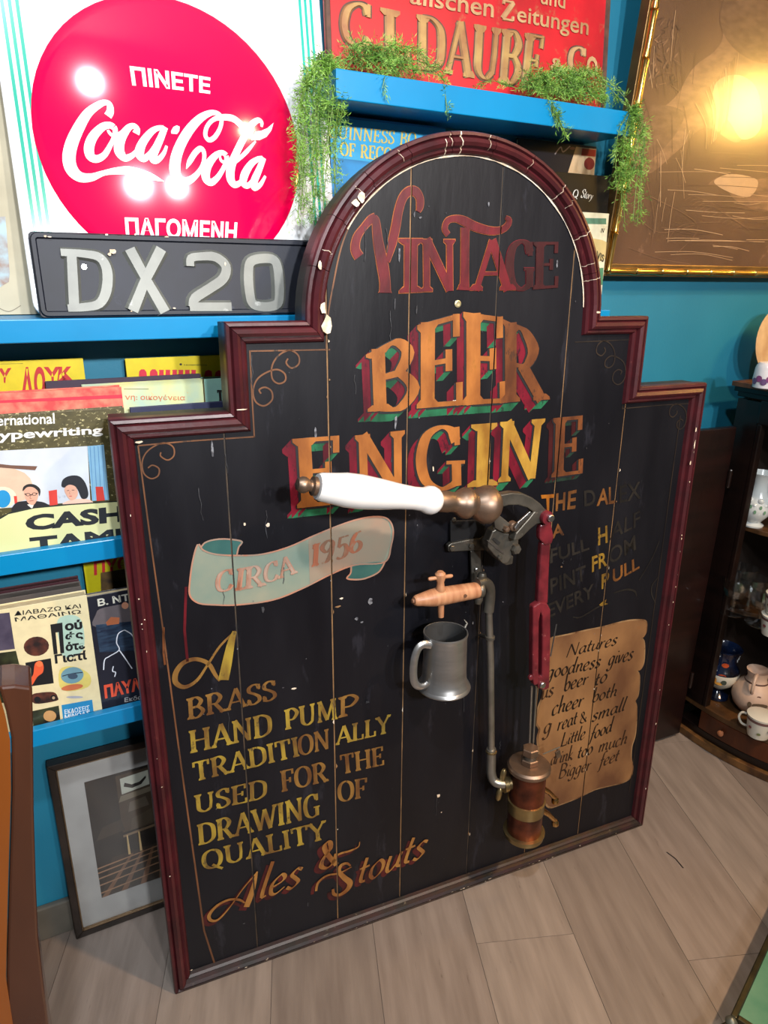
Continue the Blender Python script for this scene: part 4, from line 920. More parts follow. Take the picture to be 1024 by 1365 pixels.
mb.mat(M_logo)
kz(K1, [(408, 222, 66), (428, 185, 62), (425, 130, 52), (395, 105, 46), (340, 118, 56), (240, 190, 74), (160, 315, 92), (100, 450, 104), (80, 570, 110), (105, 665, 108), (175, 728, 88), (270, 735, 66), (370, 704, 44), (470, 690, 56), (580, 690, 74), (680, 718, 80), (780, 745, 56), (885, 784, 4)])
kz(K1, [(455, 318, 55), (420, 300, 56), (360, 315, 64), (285, 390, 76), (250, 480, 84), (262, 555, 80), (315, 582, 64), (380, 550, 50), (430, 470, 40), (462, 400, 36), (470, 345, 44)], True)
kz(K1, [(408, 340, 20), (420, 362, 26), (450, 388, 30), (500, 378, 30), (545, 350, 30)])
kz(K1, [(645, 378, 60), (655, 340, 48), (625, 312, 46), (575, 335, 56), (515, 430, 78), (505, 520, 86), (550, 580, 64), (610, 565, 44), (670, 510, 36)])
kz(K1, [(880, 335, 44), (830, 335, 42), (770, 370, 54), (700, 460, 68), (675, 545, 78), (710, 590, 60), (760, 555, 42), (820, 470, 40), (870, 380, 46)])
kz(K1, [(892, 325, 50), (850, 430, 58), (800, 540, 66), (790, 600, 60), (830, 605, 46), (880, 550, 34), (905, 485, 22)])
mb.flat([CP.px(80+a/6.4, 120+b/6.4, OFFD) for a, b in [(942, 360), (962, 325), (990, 312), (1015, 322), (1012, 360), (992, 386), (945, 382)]], yk)
kz(K2, [(240, 680, 6), (268, 620, 42), (315, 545, 46), (362, 508, 44), (392, 545, 36), (386, 630, 34), (345, 710, 42), (270, 775, 58), (195, 780, 76), (148, 715, 92), (148, 610, 92), (185, 490, 84), (255, 365, 78), (345, 262, 66), (430, 208, 50), (500, 200, 38), (542, 240, 36), (532, 325, 34), (484, 408, 38), (432, 434, 38), (402, 388, 36), (422, 312, 34), (480, 255, 36), (560, 236, 50), (640, 244, 58), (695, 280, 60), (730, 318, 62)])
kz(K2, [(580, 560, 44), (540, 540, 42), (480, 575, 54), (420, 660, 70), (408, 750, 74), (450, 792, 58), (505, 755, 46), (555, 680, 38), (585, 610, 40)], True)
kz(K2, [(530, 570, 16), (535, 600, 24), (560, 618, 26), (620, 612, 28)])
kz(K2, [(896, 305, 20), (896, 265, 36), (862, 250, 44), (800, 300, 54), (735, 410, 58), (670, 540, 62), (625, 660, 74), (622, 755, 74), (655, 805, 58), (705, 790, 42), (745, 735, 40)])
kz(K2, [(640, 640, 20), (700, 585, 30), (770, 515, 34), (842, 432, 14)])
mb.flat([CP.px(210+a/6.4, 120+b/6.4, OFFD) for a, b in [(800, 412), (840, 348), (890, 340), (950, 312), (1006, 262), (985, 330), (940, 390), (880, 420), (800, 426)]], yk)
kz(K2, [(905, 580, 46), (862, 585, 42), (800, 630, 54), (745, 720, 68), (735, 790, 60), (775, 812, 46), (825, 760, 38), (870, 670, 40), (905, 600, 46)])
kz(K2, [(915, 570, 44), (870, 680, 56), (828, 780, 64), (835, 828, 52), (885, 800, 38), (930, 725, 22)])
mb.build('script_lettering', None, cs, fix=False, label='white flowing script lettering')
cq = lambda *p: [CP.px(a/2.327, b/2.327, OFFD*.6) for a, b in p]
mb = MB(); mb.warp = dome; mb.mat(M_logo); sans(mb, 'ΠΙΝΕΤΕ', cq((408, 272), (648, 298), (400, 210), (650, 246)), .035, -.0019); mb.build('top_lettering', None, cs, fix=False, label='white capitals above the script')
mb = MB(); mb.warp = dome; mb.mat(M_logo); sans(mb, 'ΠΑΓΟΜΕΝΗ', cq((392, 734), (734, 750), (386, 674), (736, 690)), .035, -.0019); mb.build('bottom_lettering', None, cs, fix=False, label='white capitals below the script')

# ------------------------------------------------------------------ number plate
NP0 = Plane((0, 1.052, zL1+.0005), 0, .165)
a0 = NP0.px(45, 365)[0]; a1 = NP0.px(422, 380)[0]; nh = NP0.px(40, 308)[1]
NP = NP0.at((a0+a1)/2); nw = (a1-a0)/2
M_np = mat('blue_black_plate', srgb(26, 30, 44), srgb(17, 20, 30), 12, rough=.5, spec=.3, c3=srgb(44, 49, 66), bump=.15)
M_nl = mat('silver_letter', srgb(118, 120, 114), srgb(92, 94, 90), 14, rough=.45, metal=.2, c3=srgb(140, 142, 138), bump=.15)
npt = thing('number_plate', 'black pressed metal number plate DX20 leaning in front of the round red sign', 'number plate', NP.M())
MB().prism(rrect(-nw, 0, nw, nh, .006), 0, .003).build('plate', M_np, npt, bevel=.001)
mb = MB(); mb.ridge([(a, b, .008) for a, b in rrect(-nw+.005, .005, nw-.005, nh-.005, .006)], .003, 0, .4, True); mb.build('plate_rim', M_np, npt)
nz_ = lambda pts, c=False, k=6: zr(NP, (0, 0), 2.327, pts, c, .003, k)
def nchar(strokes, ch):
    m = MB()
    for pts, c, k in strokes: m.ridge(nz_([(a, b, w_*1.3) for a, b, w_ in pts], c, k), .0045, 0, .38, c)
    m.build('raised_character', M_nl, npt, label='raised silver character '+ch)
nchar([([(188, 783, 28), (262, 788, 30), (310, 800, 34), (332, 840, 38), (330, 900, 38), (308, 942, 34), (262, 953, 32), (210, 956, 28)], False, 4), ([(222, 790, 36), (226, 870, 38), (230, 950, 38)], False, 1)], 'D')
nchar([([(402, 772, 40), (455, 870, 36), (512, 968, 40)], False, 1), ([(500, 772, 40), (450, 870, 36), (412, 965, 40)], False, 1)], 'X')
nchar([([(590, 826, 30), (592, 802, 30), (622, 796, 30), (668, 798, 34), (700, 826, 36), (692, 864, 36), (650, 895, 36), (605, 925, 36), (598, 952, 34)], False, 4), ([(588, 952, 32), (718, 952, 32)], False, 1)], '2')
nchar([([(818, 802, 34), (778, 812, 34), (770, 850, 36), (774, 910, 36), (786, 944, 34), (826, 952, 34), (860, 942, 34), (866, 905, 36), (862, 840, 36), (850, 808, 34)], True, 4)], '0')
p_ = NP.px(112, 356)
MB().lathe([(.0035, 0), (.0035, .0015), (.002, .0015), (.0018, .0002), (0, .0002)], (p_[0], 0, p_[1]), (0, -1, 0), 16).build('rivet', M_steel, npt)
mb = MB(); random.seed(3); mb.mat(M_chip)
for x, y, w_, h_ in [(142, 313, 5, 3), (150, 335, 10, 7), (146, 339, 5, 6), (222, 316, 6, 2), (180, 313, 3, 3), (60, 315, 4, 3), (66, 316, 5, 2), (300, 352, 3, 6), (232, 411, 5, 3), (175, 415, 3, 2)]:
    c = NP.px(x, y, .003); mb.flat([(c[0]+math.cos(q*PI/4)*w_*.0005*random.uniform(.6, 1.1), c[1]+math.sin(q*PI/4)*h_*.0005*random.uniform(.6, 1.1)) for q in range(8)], -.0046)
mb.build('paint_chip', None, npt, fix=False, kind='stuff')

# ------------------------------------------------------------------ generic books and printed things
class Cover:
    """book, poster or plate standing in plane pl: u range, height, thickness; art is printed in crop coordinates"""
    def __init__(s, name, label, cat, pl, u0, u1, h, d, cover, pages=None, group=None):
        s.pl = pl.at((u0+u1)/2); s.w = (u1-u0)/2; s.h = h
        s.o = thing(name, label, cat, s.pl.M(), group); s.art = MB(); s.z = ((0, 0), 1)
        t = .0012
        if pages is not None:
            MB().box(-s.w, s.w, 0, t, 0, h).build('front_cover', cover, s.o, bevel=.0004)
            MB().box(-s.w, s.w, d-t, d, 0, h).build('back_cover', cover, s.o, bevel=.0004)
            MB().box(-s.w+.001, s.w-.002, t, d-t, .002, h-.002).build('page_block', pages, s.o)
        else: MB().box(-s.w, s.w, 0, d, 0, h).build('cover', cover, s.o, bevel=.0004)
    def q(s, pts): return [s.pl.px(s.z[0][0]+p[0]/s.z[1], s.z[0][1]+p[1]/s.z[1]) for p in pts]
    def clip(s, pts): return [(min(max(a, -s.w), s.w), min(max(b, 0), s.h)) for a, b in pts]
    def poly(s, m, pts, y=-.0003, smooth=False):
        s.art.mat(m); s.art.flat(s.clip(s.q(cr(pts, True, 4) if smooth else pts)), y); return s
    def oval(s, m, c, rx, ry, y=-.0003, rot=0): return s.poly(m, [(c[0]+rx*math.cos(a)*math.cos(rot)-ry*math.sin(a)*math.sin(rot), c[1]+rx*math.cos(a)*math.sin(rot)+ry*math.sin(a)*math.cos(rot)) for a in [i*PI/9 for i in range(18)]], y)
    def line(s, m, pts, w, y=-.0004): s.art.mat(m); s.art.ribbon([(min(max(a, -s.w), s.w), min(max(b, 0), s.h), c) for a, b, c in zr(s.pl, *s.z, [(*p, w) for p in pts])], y); return s
    def serif(s, m, t, q, W=.2, T=.08, nib=0, y=-.0006, name='cover_lettering', gap=.0):
        mb = MB(); mb.mat(m); draw(mb, text_shapes(t, s.q(q), W, T, nib, gap=gap), y); mb.build(name, None, s.o, fix=False); return s
    def sans(s, m, t, q, bold=0., y=-.0008, name='cover_lettering'):
        mb = MB(); mb.mat(m); sans(mb, t, s.q(q), bold, y)
        mb.v = [(min(max(a, -s.w), s.w), b, min(max(c, 0), s.h)) for a, b, c in mb.v]; mb.build(name, None, s.o, fix=False); return s
    def done(s, name='cover_picture'):
        if s.art.v: s.art.build(name, None, s.o, fix=False)
        return s.o
M_pages = mat('page_edges', srgb(214, 198, 160), srgb(180, 160, 122), 90, (1, 12, 1), rough=.8)
M_pagesd = mat('mottled_page_edges', srgb(96, 92, 62), srgb(176, 170, 138), 170, rough=.7, lo=.42, hi=.56)
M_pagesr = mat('pink_page_edges', srgb(212, 128, 104), srgb(196, 66, 66), 60, (1, 14, 1), rough=.7)

# torn beige poster at far left behind the round sign
pp = Plane((0, 1.130, zL1+.0005), 0, .05)
pu = pp.px(36, 400)[0]
c = Cover('old_poster', 'torn beige paper with a faded crowd picture, left of the round red sign', 'poster', pp, pu-.24, pu+.05, .30, .003, mat('beige_paper', srgb(196, 186, 160), srgb(168, 158, 134), 8, rough=.8, bump=.2))
c.z = ((0, 160), 5.055); im = mat('faded_crowd_print', srgb(170, 196, 204), srgb(150, 112, 90), 42, rough=.7, c3=srgb(60, 70, 96))
c.poly(im, [(-300, 660), (36, 650), (66, 1030), (60, 1090), (-40, 1150), (-300, 1170)])
c.line(P(120, 110, 92), [(-20, 1260), (60, 1290), (140, 1250)], 5); c.done()

# red embossed sign on the upper shelf
RP0 = Plane((0, 1.118, zT+.0005), 0, .085)
r0, r1 = RP0.px(434, 60)[0], RP0.px(811, 50)[0]
M_rs = mat('red_tin', srgb(204, 28, 42), srgb(160, 24, 32), 8, rough=.40, c3=srgb(170, 84, 60), detail=10, bump=.18, c3t=.59)
M_ru = mat('rusty_edge', srgb(70, 46, 40), srgb(104, 70, 54), 40, rough=.7)
M_gl = mat('worn_gilt', srgb(180, 148, 92), srgb(150, 104, 70), 22, rough=.45, metal=.3, c3=srgb(96, 56, 44), detail=8)
RC = Cover('embossed_tin_sign', 'red tin sign with raised gilt lettering standing on the top blue shelf', 'sign', RP0, r0, r1, .40, .004, M_rs)
RPl = RC.pl
mb = MB(); mb.ridge([(a, b, .010) for a, b in rrect(-RC.w+.005, .005, RC.w-.005, .395, .003)], .003, 0, .4, True); mb.build('rusty_rim', M_ru, RC.o)
RZ = (430, 0), 2.56
def emb(t, q, W, T, m_=M_gl, dark=True):
    sh = text_shapes(t, [RPl.px(RZ[0][0]+a/RZ[1], RZ[0][1]+b/RZ[1]) for a, b in q], W, T, gap=.03)
    mb = MB()
    if dark:
        mb.mat(M_ru); draw(mb, [(a, [(p[0], p[1], p[2]+.004) if a == 'r' else p for p in b], c) for a, b, c in sh], -.0003)
    mb.mat(m_)
    for k_, pts, cl_ in sh:
        if k_ == 'r': mb.ridge(pts, .0022, 0, .35, cl_)
        else: mb.prism(pts, -.0021, 0)
    mb.build('raised_lettering', None, RC.o, fix=False)
emb('C', [(62, 150), (166, 172), (62, 10), (168, 14)], .24, .09)
emb('L', [(206, 190), (300, 214), (204, 28), (300, 48)], .26, .08)
emb('DAUBE', [(322, 236), (742, 306), (322, 50), (762, 126)], .22, .07)
M_cr = mat('cream_relief', srgb(190, 156, 112), srgb(160, 116, 80), 26, rough=.5, c3=srgb(150, 90, 60))
def rsans(t, q, b=.012, y=-.0016):
    mb = MB(); mb.mat(M_cr); sans(mb, t, [RPl.px(RZ[0][0]+a/RZ[1], RZ[0][1]+b_/RZ[1]) for a, b_ in q], b, y); mb.build('raised_lettering', None, RC.o, fix=False)
emb('C', [(838, 250), (896, 262), (840, 158), (900, 166)], .26, .09, M_cr); rsans('o', [(900, 262), (936, 268), (900, 190), (938, 196)])
rsans('&', [(776, 240), (822, 250), (776, 196), (824, 204)])
mb = MB(); emb('Z', [(606, 66), (652, 74), (614, 0), (658, 10)], .34, .15, M_cr, False); rsans('eitungen', [(660, 92), (904, 140), (664, 22), (908, 66)])
rsans('alischen', [(296, 14), (582, 62), (300, -44), (584, -4)]); rsans('und', [(742, 14), (826, 32), (744, -40), (828, -26)])
RC.done()

# books behind the arch, on the long shelf
bp1 = Plane((0, 1.118, zL1+.0005), 0, .05)
gu0, gu1 = bp1.px(440, 170)[0], bp1.px(440, 170)[0]+.21
c = Cover('reference_book', 'bright blue book with gold capitals, behind the left of the arch', 'book', bp1, gu0, gu1, bp1.px(440, 152)[1], .030, P(0, 118, 176), M_pages)
c.z = ((380, 0), 2.048); c.poly(P(30, 158, 212), [(110, 318), (600, 372), (600, 480), (110, 428)])
c.serif(P(206, 186, 90), 'GUINNESS BO', [(118, 376), (356, 400), (120, 342), (360, 362)], .14, .07, gap=.04)
c.serif(P(206, 186, 90), 'OF RECO', [(150, 424), (290, 442), (150, 388), (292, 404)], .16, .08, gap=.04); c.done()
bp2 = Plane((0, 1.136, zL1+.0005), 0, .03)
c = Cover('dark_magazine', 'dark glossy magazine with a cream picture panel, under the right end of the top shelf', 'magazine', bp2, bp2.px(690, 200)[0], bp2.px(794, 210)[0], bp2.px(790, 195)[1], .006, P(24, 24, 34, .3), M_pages)
c.z = ((700, 0), 3.16); c.poly(P(222, 190, 150, .3), [(215, 618), (300, 628), (295, 740), (178, 735)]).poly(P(190, 70, 50), [(240, 625), (298, 632), (296, 660), (236, 655)], -.0006).oval(P(130, 40, 30), (270, 690), 22, 26, -.0006).oval(P(120, 80, 80), (200, 625), 12, 6)
c.line(P(150, 140, 150), [(125, 650), (150, 620), (160, 640), (190, 615)], 5).done()
bp3 = Plane((0, 1.122, zL1+.0005), 0, .03)
c = Cover('black_book', 'black book with white italic title, right of the arch', 'book', bp3, bp3.px(728, 260)[0], bp3.px(812, 260)[0], bp3.px(800, 234)[1], .012, P(12, 12, 14, .35), M_pages)
c.z = ((700, 0), 3.16); c.serif(P(225, 225, 220), 'Q', [(196, 830), (222, 834), (206, 798), (228, 800)], .13, .05, 0).serif(P(225, 225, 220), 'Story', [(232, 832), (282, 840), (244, 796), (294, 804)], .12, .04, .5); c.done()
bp4 = Plane((0, 1.106, zL1+.0005), 0, .03)
c = Cover('cream_booklet', 'cream booklet with a green band, right edge of the arch', 'book', bp4, bp4.px(735, 320)[0], bp4.px(810, 310)[0], bp4.px(800, 284)[1], .010, P(206, 204, 178), M_pages)
c.z = ((700, 0), 3.16); c.poly(P(70, 120, 100), [(120, 915), (342, 920), (342, 945), (120, 940)]).poly(P(190, 170, 116), [(240, 1010), (345, 1020), (345, 1090), (240, 1100)], smooth=True).poly(P(60, 120, 90), [(300, 1130), (330, 1128), (332, 1200), (300, 1200)])
c.serif(P(20, 20, 20), 'N', [(318, 978), (332, 980), (322, 962), (336, 963)], .2, .08).sans(P(20, 20, 20), 'VIS', [(300, 1090), (330, 1105), (302, 1055), (334, 1075)], .02); c.done()

# ------------------------------------------------------------------ books on the middle ledge
zB2 = zL2-.0115
def shelf_pl(Y, z, lean): return Plane((0, Y, z), 0, lean)
b = shelf_pl(1.142, zB2, .02)
c = Cover('yellow_comic', 'yellow comic book with red Greek letters, far left at the back of the middle ledge', 'book', b, b.px(-90, 500)[0], b.px(112, 490)[0], b.px(100, 478)[1], .006, P(238, 214, 30, .4), M_pages, 'yellow comics')
c.z = ((0, 480), 5.25)
for t, q in [('Υ', [(10, 160), (55, 158), (-10, 58), (80, 54)]), ('Λ', [(150, 260), (232, 258), (152, 50), (226, 46)]), ('Ο', [(240, 262), (320, 260), (236, 46), (314, 46)]), ('Υ', [(345, 160), (395, 160), (306, 48), (420, 46)]), ('Κ', [(400, 158), (522, 150), (412, 46), (498, 44)])]:
    c.sans(P(206, 42, 40), t, q, .05)
c.line(P(120, 110, 30), [(0, 27), (160, 24)], 3); c.done()
c = Cover('yellow_comic', 'yellow comic book with red letters, against the wall beside the board', 'book', b, b.px(169, 500)[0], b.px(169, 500)[0]+.20, b.px(180, 478)[1], .006, P(238, 212, 24, .4), M_pages, 'yellow comics')
c.z = ((150, 470), 6.02)
for i, x in enumerate((210, 298, 372, 424, 478, 528, 580, 630)):
    c.poly(P(220, 30, 60), [(x, 190), (x+4, 150), (x+20, 134) if i < 2 else (x, 138), (x+45, 134) if i < 2 else (x+40, 138), (x+62 if i < 2 else x+38, 155), (x+66 if i < 2 else x+40, 190)])
c.poly(P(220, 30, 60), [(736, 190), (744, 150), (770, 138), (796, 150), (800, 190)]).poly(P(220, 30, 60), [(820, 190), (828, 156), (852, 140), (876, 150), (880, 190)])
c.sans(P(40, 40, 30), 'Η ΚΑΛΑΜΙΑ ΜΠΑΛΤΑΣ', [(572, 103), (758, 105), (572, 93), (758, 95)], .02).oval(P(30, 30, 30), (548, 94), 10, 9); c.done()
b = shelf_pl(1.126, zB2, .02)
c = Cover('purple_album', 'slim dark purple book behind the family album', 'book', b, b.px(60, 508)[0], b.px(268, 505)[0], b.px(200, 502)[1], .009, P(62, 44, 66), P(84, 70, 92)); c.done()
b = shelf_pl(1.108, zB2, .02)
c = Cover('family_album', 'pale yellow-green picture book titled in red Greek letters, between the yellow comics and the board', 'book', b, b.px(110, 520)[0], b.px(271, 520)[0], b.px(200, 509)[1], .012, mat('pastel_print', srgb(214, 212, 140), srgb(176, 200, 178), 18, rough=.5, c3=srgb(224, 186, 120)), M_pages)
c.z = ((150, 470), 6.02); c.sans(P(206, 116, 84), 'νη: οικογένεια', [(100, 388), (582, 392), (100, 332), (582, 340)], .01).line(P(120, 110, 80), [(90, 292), (290, 292)], 5); c.done()
b = shelf_pl(1.100, zB2, .02)
c = Cover('green_hardback', 'pale green hardback beside the family album, partly behind the board', 'book', b, b.px(273, 520)[0], b.px(273, 520)[0]+.16, b.px(280, 505)[1], .024, mat('pale_green_cloth', srgb(132, 178, 158), srgb(120, 160, 150), 20, rough=.6), M_pages)
c.z = ((150, 470), 6.02); c.serif(P(20, 20, 20), 'T', [(850, 385), (884, 390), (838, 300), (884, 300)], .3, .1); c.done()
b = shelf_pl(1.086, zB2, .02)
c = Cover('navy_book', 'navy blue book with a cream edge, low in front of the green hardback', 'book', b, b.px(174, 550)[0], b.px(174, 550)[0]+.18, b.px(230, 540)[1], .008, P(36, 40, 72, .5), M_pages); c.done()
b = shelf_pl(1.082, zB2, .03)
c = Cover('pink_edged_book', 'thick book with pink and red page edges behind the typewriting manual', 'book', b, b.px(-90, 560)[0], b.px(165, 545)[0], b.px(80, 520)[1], .022, M_pagesr, M_pagesr); c.z = ((0, 480), 5.25)
c.poly(P(206, 36, 62), [(-500, 320), (0, 282), (864, 240), (864, 266), (0, 300), (-500, 340)]).done()
b = shelf_pl(1.062, zB2, .03)
TU1 = b.px(167, 560)[0]
M_ol = mat('speckled_olive_cover', srgb(66, 60, 32), srgb(84, 76, 42), 60, (1, 1, 1.6), rough=.45, c3=srgb(196, 186, 136), detail=8, c3t=.565)
c = Cover('typewriting_manual', 'worn olive typewriting manual picturing a couple above the words CASH', 'book', b, TU1-.27, TU1, b.px(80, 549)[1], .017, M_ol, M_pagesd)
c.z = ((0, 480), 5.25)
wh = P(238, 236, 230)
c.sans(wh, 'ternational', [(-62, 462), (384, 444), (-62, 388), (380, 370)], .015).sans(wh, 'typewriting', [(-70, 584), (722, 530), (-70, 500), (716, 462)], .025)
sky = mat('pale_wall_print', srgb(206, 212, 216), srgb(188, 194, 206), 14, rough=.5, c3=srgb(164, 170, 184), c3t=.6); skb = P(140, 190, 220); skin = P(216, 164, 140)
c.poly(sky, [(-500, 660), (612, 602), (632, 985), (-500, 1080)]).poly(P(216, 186, 160), [(-500, 730), (100, 760), (230, 900), (100, 1000), (-500, 1060)], -.0005, True)
c.poly(skb, [(612, 602), (726, 592), (764, 978), (646, 985)], -.0004)
for i in range(4): c.line(P(96, 150, 196), [(630+i*28, 604-i*2), (652+i*28, 980)], 5, -.0007)
c.poly(P(110, 76, 60), [(-40, 722), (80, 735), (262, 742), (245, 770), (110, 760), (-40, 748)], -.0007)
c.oval(P(226, 220, 190), (20, 960), 95, 75, -.0007).oval(P(20, 140, 200), (20, 970), 55, 62, -.0009)
for q_ in ([(340, 915), (398, 905), (404, 1015), (348, 1020)], [(668, 885), (720, 885), (734, 980), (676, 986)], [(96, 950), (118, 950), (122, 1010), (104, 1012)]): c.poly(P(214, 60, 50), q_, -.0008)
c.poly(P(24, 24, 30), [(94, 1060), (110, 1000), (170, 985), (250, 985), (320, 1000), (344, 1040)], -.0009, True)                      # man: suit
c.poly(P(230, 226, 214), [(190, 1010), (240, 1000), (225, 1040)], -.0010)
c.poly(skin, [(168, 905), (190, 880), (240, 880), (266, 915), (264, 965), (235, 1012), (196, 998), (174, 950)], -.0011, True)
c.poly(P(26, 22, 24), [(160, 915), (165, 885), (200, 866), (248, 872), (282, 905), (276, 950), (264, 915), (230, 888), (190, 888)], -.0012, True)
c.line(P(20, 18, 20), [(172, 935), (215, 942), (262, 930)], 7, -.0013).oval(P(40, 36, 40), (196, 940), 17, 11, -.0012).oval(skin, (196, 940), 12, 7, -.0014).oval(P(40, 36, 40), (240, 936), 17, 11, -.0012).oval(skin, (240, 936), 12, 7, -.0014).line(P(150, 80, 70), [(205, 985), (235, 980)], 4, -.0014).line(P(170, 110, 90), [(214, 945), (210, 965), (222, 968)], 4, -.0014)
c.poly(P(232, 190, 170), [(440, 1010), (470, 985), (540, 970), (620, 975), (650, 1000), (560, 1010)], -.0009, True)               # woman
c.poly(P(22, 24, 34), [(430, 880), (440, 835), (490, 808), (555, 812), (598, 860), (618, 930), (606, 965), (570, 965), (540, 900), (490, 870), (455, 890)], -.0011, True)
c.poly(skin, [(450, 900), (480, 872), (525, 882), (545, 925), (530, 965), (495, 978), (465, 945)], -.0012, True)
c.poly(P(22, 24, 34), [(442, 868), (490, 858), (540, 880), (560, 930), (575, 900), (540, 840), (480, 835)], -.0013, True)
c.line(P(60, 40, 40), [(468, 912), (484, 910)], 4, -.0014).line(P(60, 40, 40), [(502, 908), (520, 908)], 4, -.0014).line(P(190, 50, 60), [(484, 950), (502, 950)], 5, -.0014).line(P(180, 120, 100), [(490, 915), (484, 932), (494, 934)], 3, -.0014)
c.poly(P(22, 34, 30), [(-500, 1100), (0, 1100), (90, 1052), (400, 1010), (800, 984), (900, 980), (900, 1500), (-500, 1500)], -.0013)
c.poly(mat('yellow_green_print', srgb(206, 210, 150), srgb(216, 212, 162), 9, rough=.5), [(-500, 1130), (0, 1112), (60, 1076), (240, 1036), (500, 1012), (800, 992), (900, 988), (900, 1500), (20, 1500), (-10, 1330), (-500, 1330)], -.0015)
c.sans(P(24, 30, 36), 'CASH', [(180, 1196), (872, 1128), (175, 1086), (866, 1014)], .05, -.0018).sans(P(24, 30, 36), 'TAMEI', [(214, 1356), (1000, 1262), (204, 1240), (990, 1160)], .045, -.0018); c.done()

# ------------------------------------------------------------------ books on the lowest ledge
zB3 = zL3-.0115
b = shelf_pl(1.140, zB3, .02); Z31 = ((0, 720), 3.012)
c = Cover('yellow_comic', 'yellow book with red letters and a dark picture, behind the storm novel', 'book', b, b.px(112, 760)[0], b.px(112, 760)[0]+.2, b.px(130, 738)[1], .006, P(206, 196, 20, .4), M_pages)
c.z = Z31; c.sans(P(206, 40, 44), 'ΠΥΘ', [(378, 142), (520, 118), (376, 84), (520, 60)], .04).poly(mat('dark_picture', srgb(44, 34, 30), srgb(110, 84, 40), 40, rough=.5), [(404, 130), (600, 100), (600, 300), (408, 300)], -.001); c.done()
b = shelf_pl(1.122, zB3, .02)
c = Cover('maroon_book', 'maroon book at the back of the lowest ledge', 'book', b, b.px(-70, 800)[0], b.px(106, 780)[0], b.px(60, 779)[1], .016, P(70, 22, 34), P(84, 50, 52)); c.done()
b = shelf_pl(1.096, zB3, .02)
c = Cover('grey_book', 'grey-brown book behind the cream encyclopedia volume', 'book', b, b.px(-70, 810)[0], b.px(110, 795)[0], b.px(60, 789)[1], .022, P(96, 88, 84), mat('grey_edges', srgb(112, 102, 96), srgb(92, 84, 78), 40, rough=.8)); c.done()
b = shelf_pl(1.066, zB3, .02)
eu1 = b.px(126, 870)[0]
c = Cover('encyclopedia_volume', 'cream picture encyclopedia with parrot, balloon and blue publisher square, lowest ledge', 'book', b, eu1-.24, eu1, b.px(70, 801)[1], .022, P(228, 214, 170, .4), M_pages)
c.z = Z31; bk = P(18, 18, 22)
c.sans(bk, 'ΔΙΑΒΑΖΩ ΚΑΙ', [(58, 303), (326, 271), (58, 285), (322, 255)], .01).sans(bk, 'ΜΑΘΑΙΝΩ', [(62, 327), (326, 293), (58, 310), (322, 278)], .01)
c.poly(P(176, 204, 186), [(232, 320), (290, 300), (330, 330), (334, 440), (260, 470), (236, 400)], smooth=True)
c.sans(bk, 'Π', [(216, 458), (258, 452), (202, 338), (250, 330)], .09).sans(bk, 'ού', [(262, 364), (332, 356), (258, 326), (328, 316)], .05).sans(bk, 'ώς', [(262, 404), (336, 396), (262, 370), (332, 360)], .05).sans(bk, 'ότε', [(264, 446), (343, 436), (262, 410), (339, 400)], .05).sans(bk, 'Γιατί', [(222, 496), (350, 478), (218, 458), (347, 440)], .04)
pr1 = mat('brown_print', srgb(104, 56, 44), srgb(40, 30, 30), 60, rough=.4, c3=srgb(206, 160, 130)); pr2 = mat('green_brown_print', srgb(60, 66, 40), srgb(30, 26, 24), 40, rough=.4, c3=srgb(160, 150, 120)); pr3 = mat('violet_print', srgb(50, 44, 64), srgb(86, 78, 96), 24, rough=.4)
c.oval(pr1, (146, 426), 51, 39, rot=-.1).poly(bk, [(102, 492), (204, 474), (216, 574), (114, 588)])
c.poly(P(228, 92, 52), [(140, 496), (160, 484), (174, 500), (172, 530), (150, 548), (128, 582), (122, 560), (134, 536)], -.0006, True).oval(P(236, 120, 70), (158, 496), 14, 12, -.0008)
c.poly(P(216, 200, 110), [(240, 520), (300, 508), (360, 540), (352, 590), (250, 602)], smooth=True).oval(P(110, 152, 166), (290, 542), 46, 33, -.0006, -.15).line(P(30, 40, 60), [(250, 545), (290, 535), (332, 530)], 4, -.0008).oval(P(60, 80, 100), (292, 545), 20, 12, -.0009).oval(P(200, 110, 70), (290, 590), 44, 12, -.0008, -.15).oval(P(170, 170, 180), (300, 630), 34, 5)
c.poly(pr1, [(128, 622), (160, 612), (215, 610), (232, 630), (225, 645), (140, 656)], smooth=True).oval(bk, (150, 640), 13, 13, -.0007).oval(bk, (215, 632), 12, 12, -.0007).oval(P(180, 150, 120), (215, 632), 6, 6, -.0009)
c.poly(pr2, [(130, 686), (236, 664), (244, 736), (134, 760)]).oval(P(196, 150, 96), (200, 705), 26, 22, -.0006)
c.poly(P(36, 134, 186), [(247, 662), (370, 640), (378, 705), (254, 724)]).sans(P(230, 236, 240), 'ΕΚΔΟΣΕΙΣ', [(260, 698), (360, 682), (258, 680), (358, 662)], .01).sans(P(230, 236, 240), 'ΜΙΝΩΑΣ', [(260, 718), (362, 702), (259, 700), (360, 684)], .02)
c.poly(pr3, [(-200, 300), (38, 290), (60, 436), (-200, 470)]).poly(pr2, [(-200, 478), (64, 444), (100, 590), (80, 640), (-200, 690)])
c.done()
b = shelf_pl(1.070, zB3, .02)
nu = b.px(124, 870)[0]
c = Cover('storm_novel', 'dark novel with a ship in a stormy sea and orange-red title on the lowest ledge', 'book', b, nu+.001, nu+.15, b.px(150, 790)[1], .014, mat('storm_cover', srgb(34, 36, 48), srgb(26, 28, 40), 12, rough=.35), M_pages)
c.z = Z31; sea = mat('sea_print', srgb(50, 70, 92), srgb(24, 34, 54), 30, (1, 1, 5), rough=.35, c3=srgb(130, 146, 160))
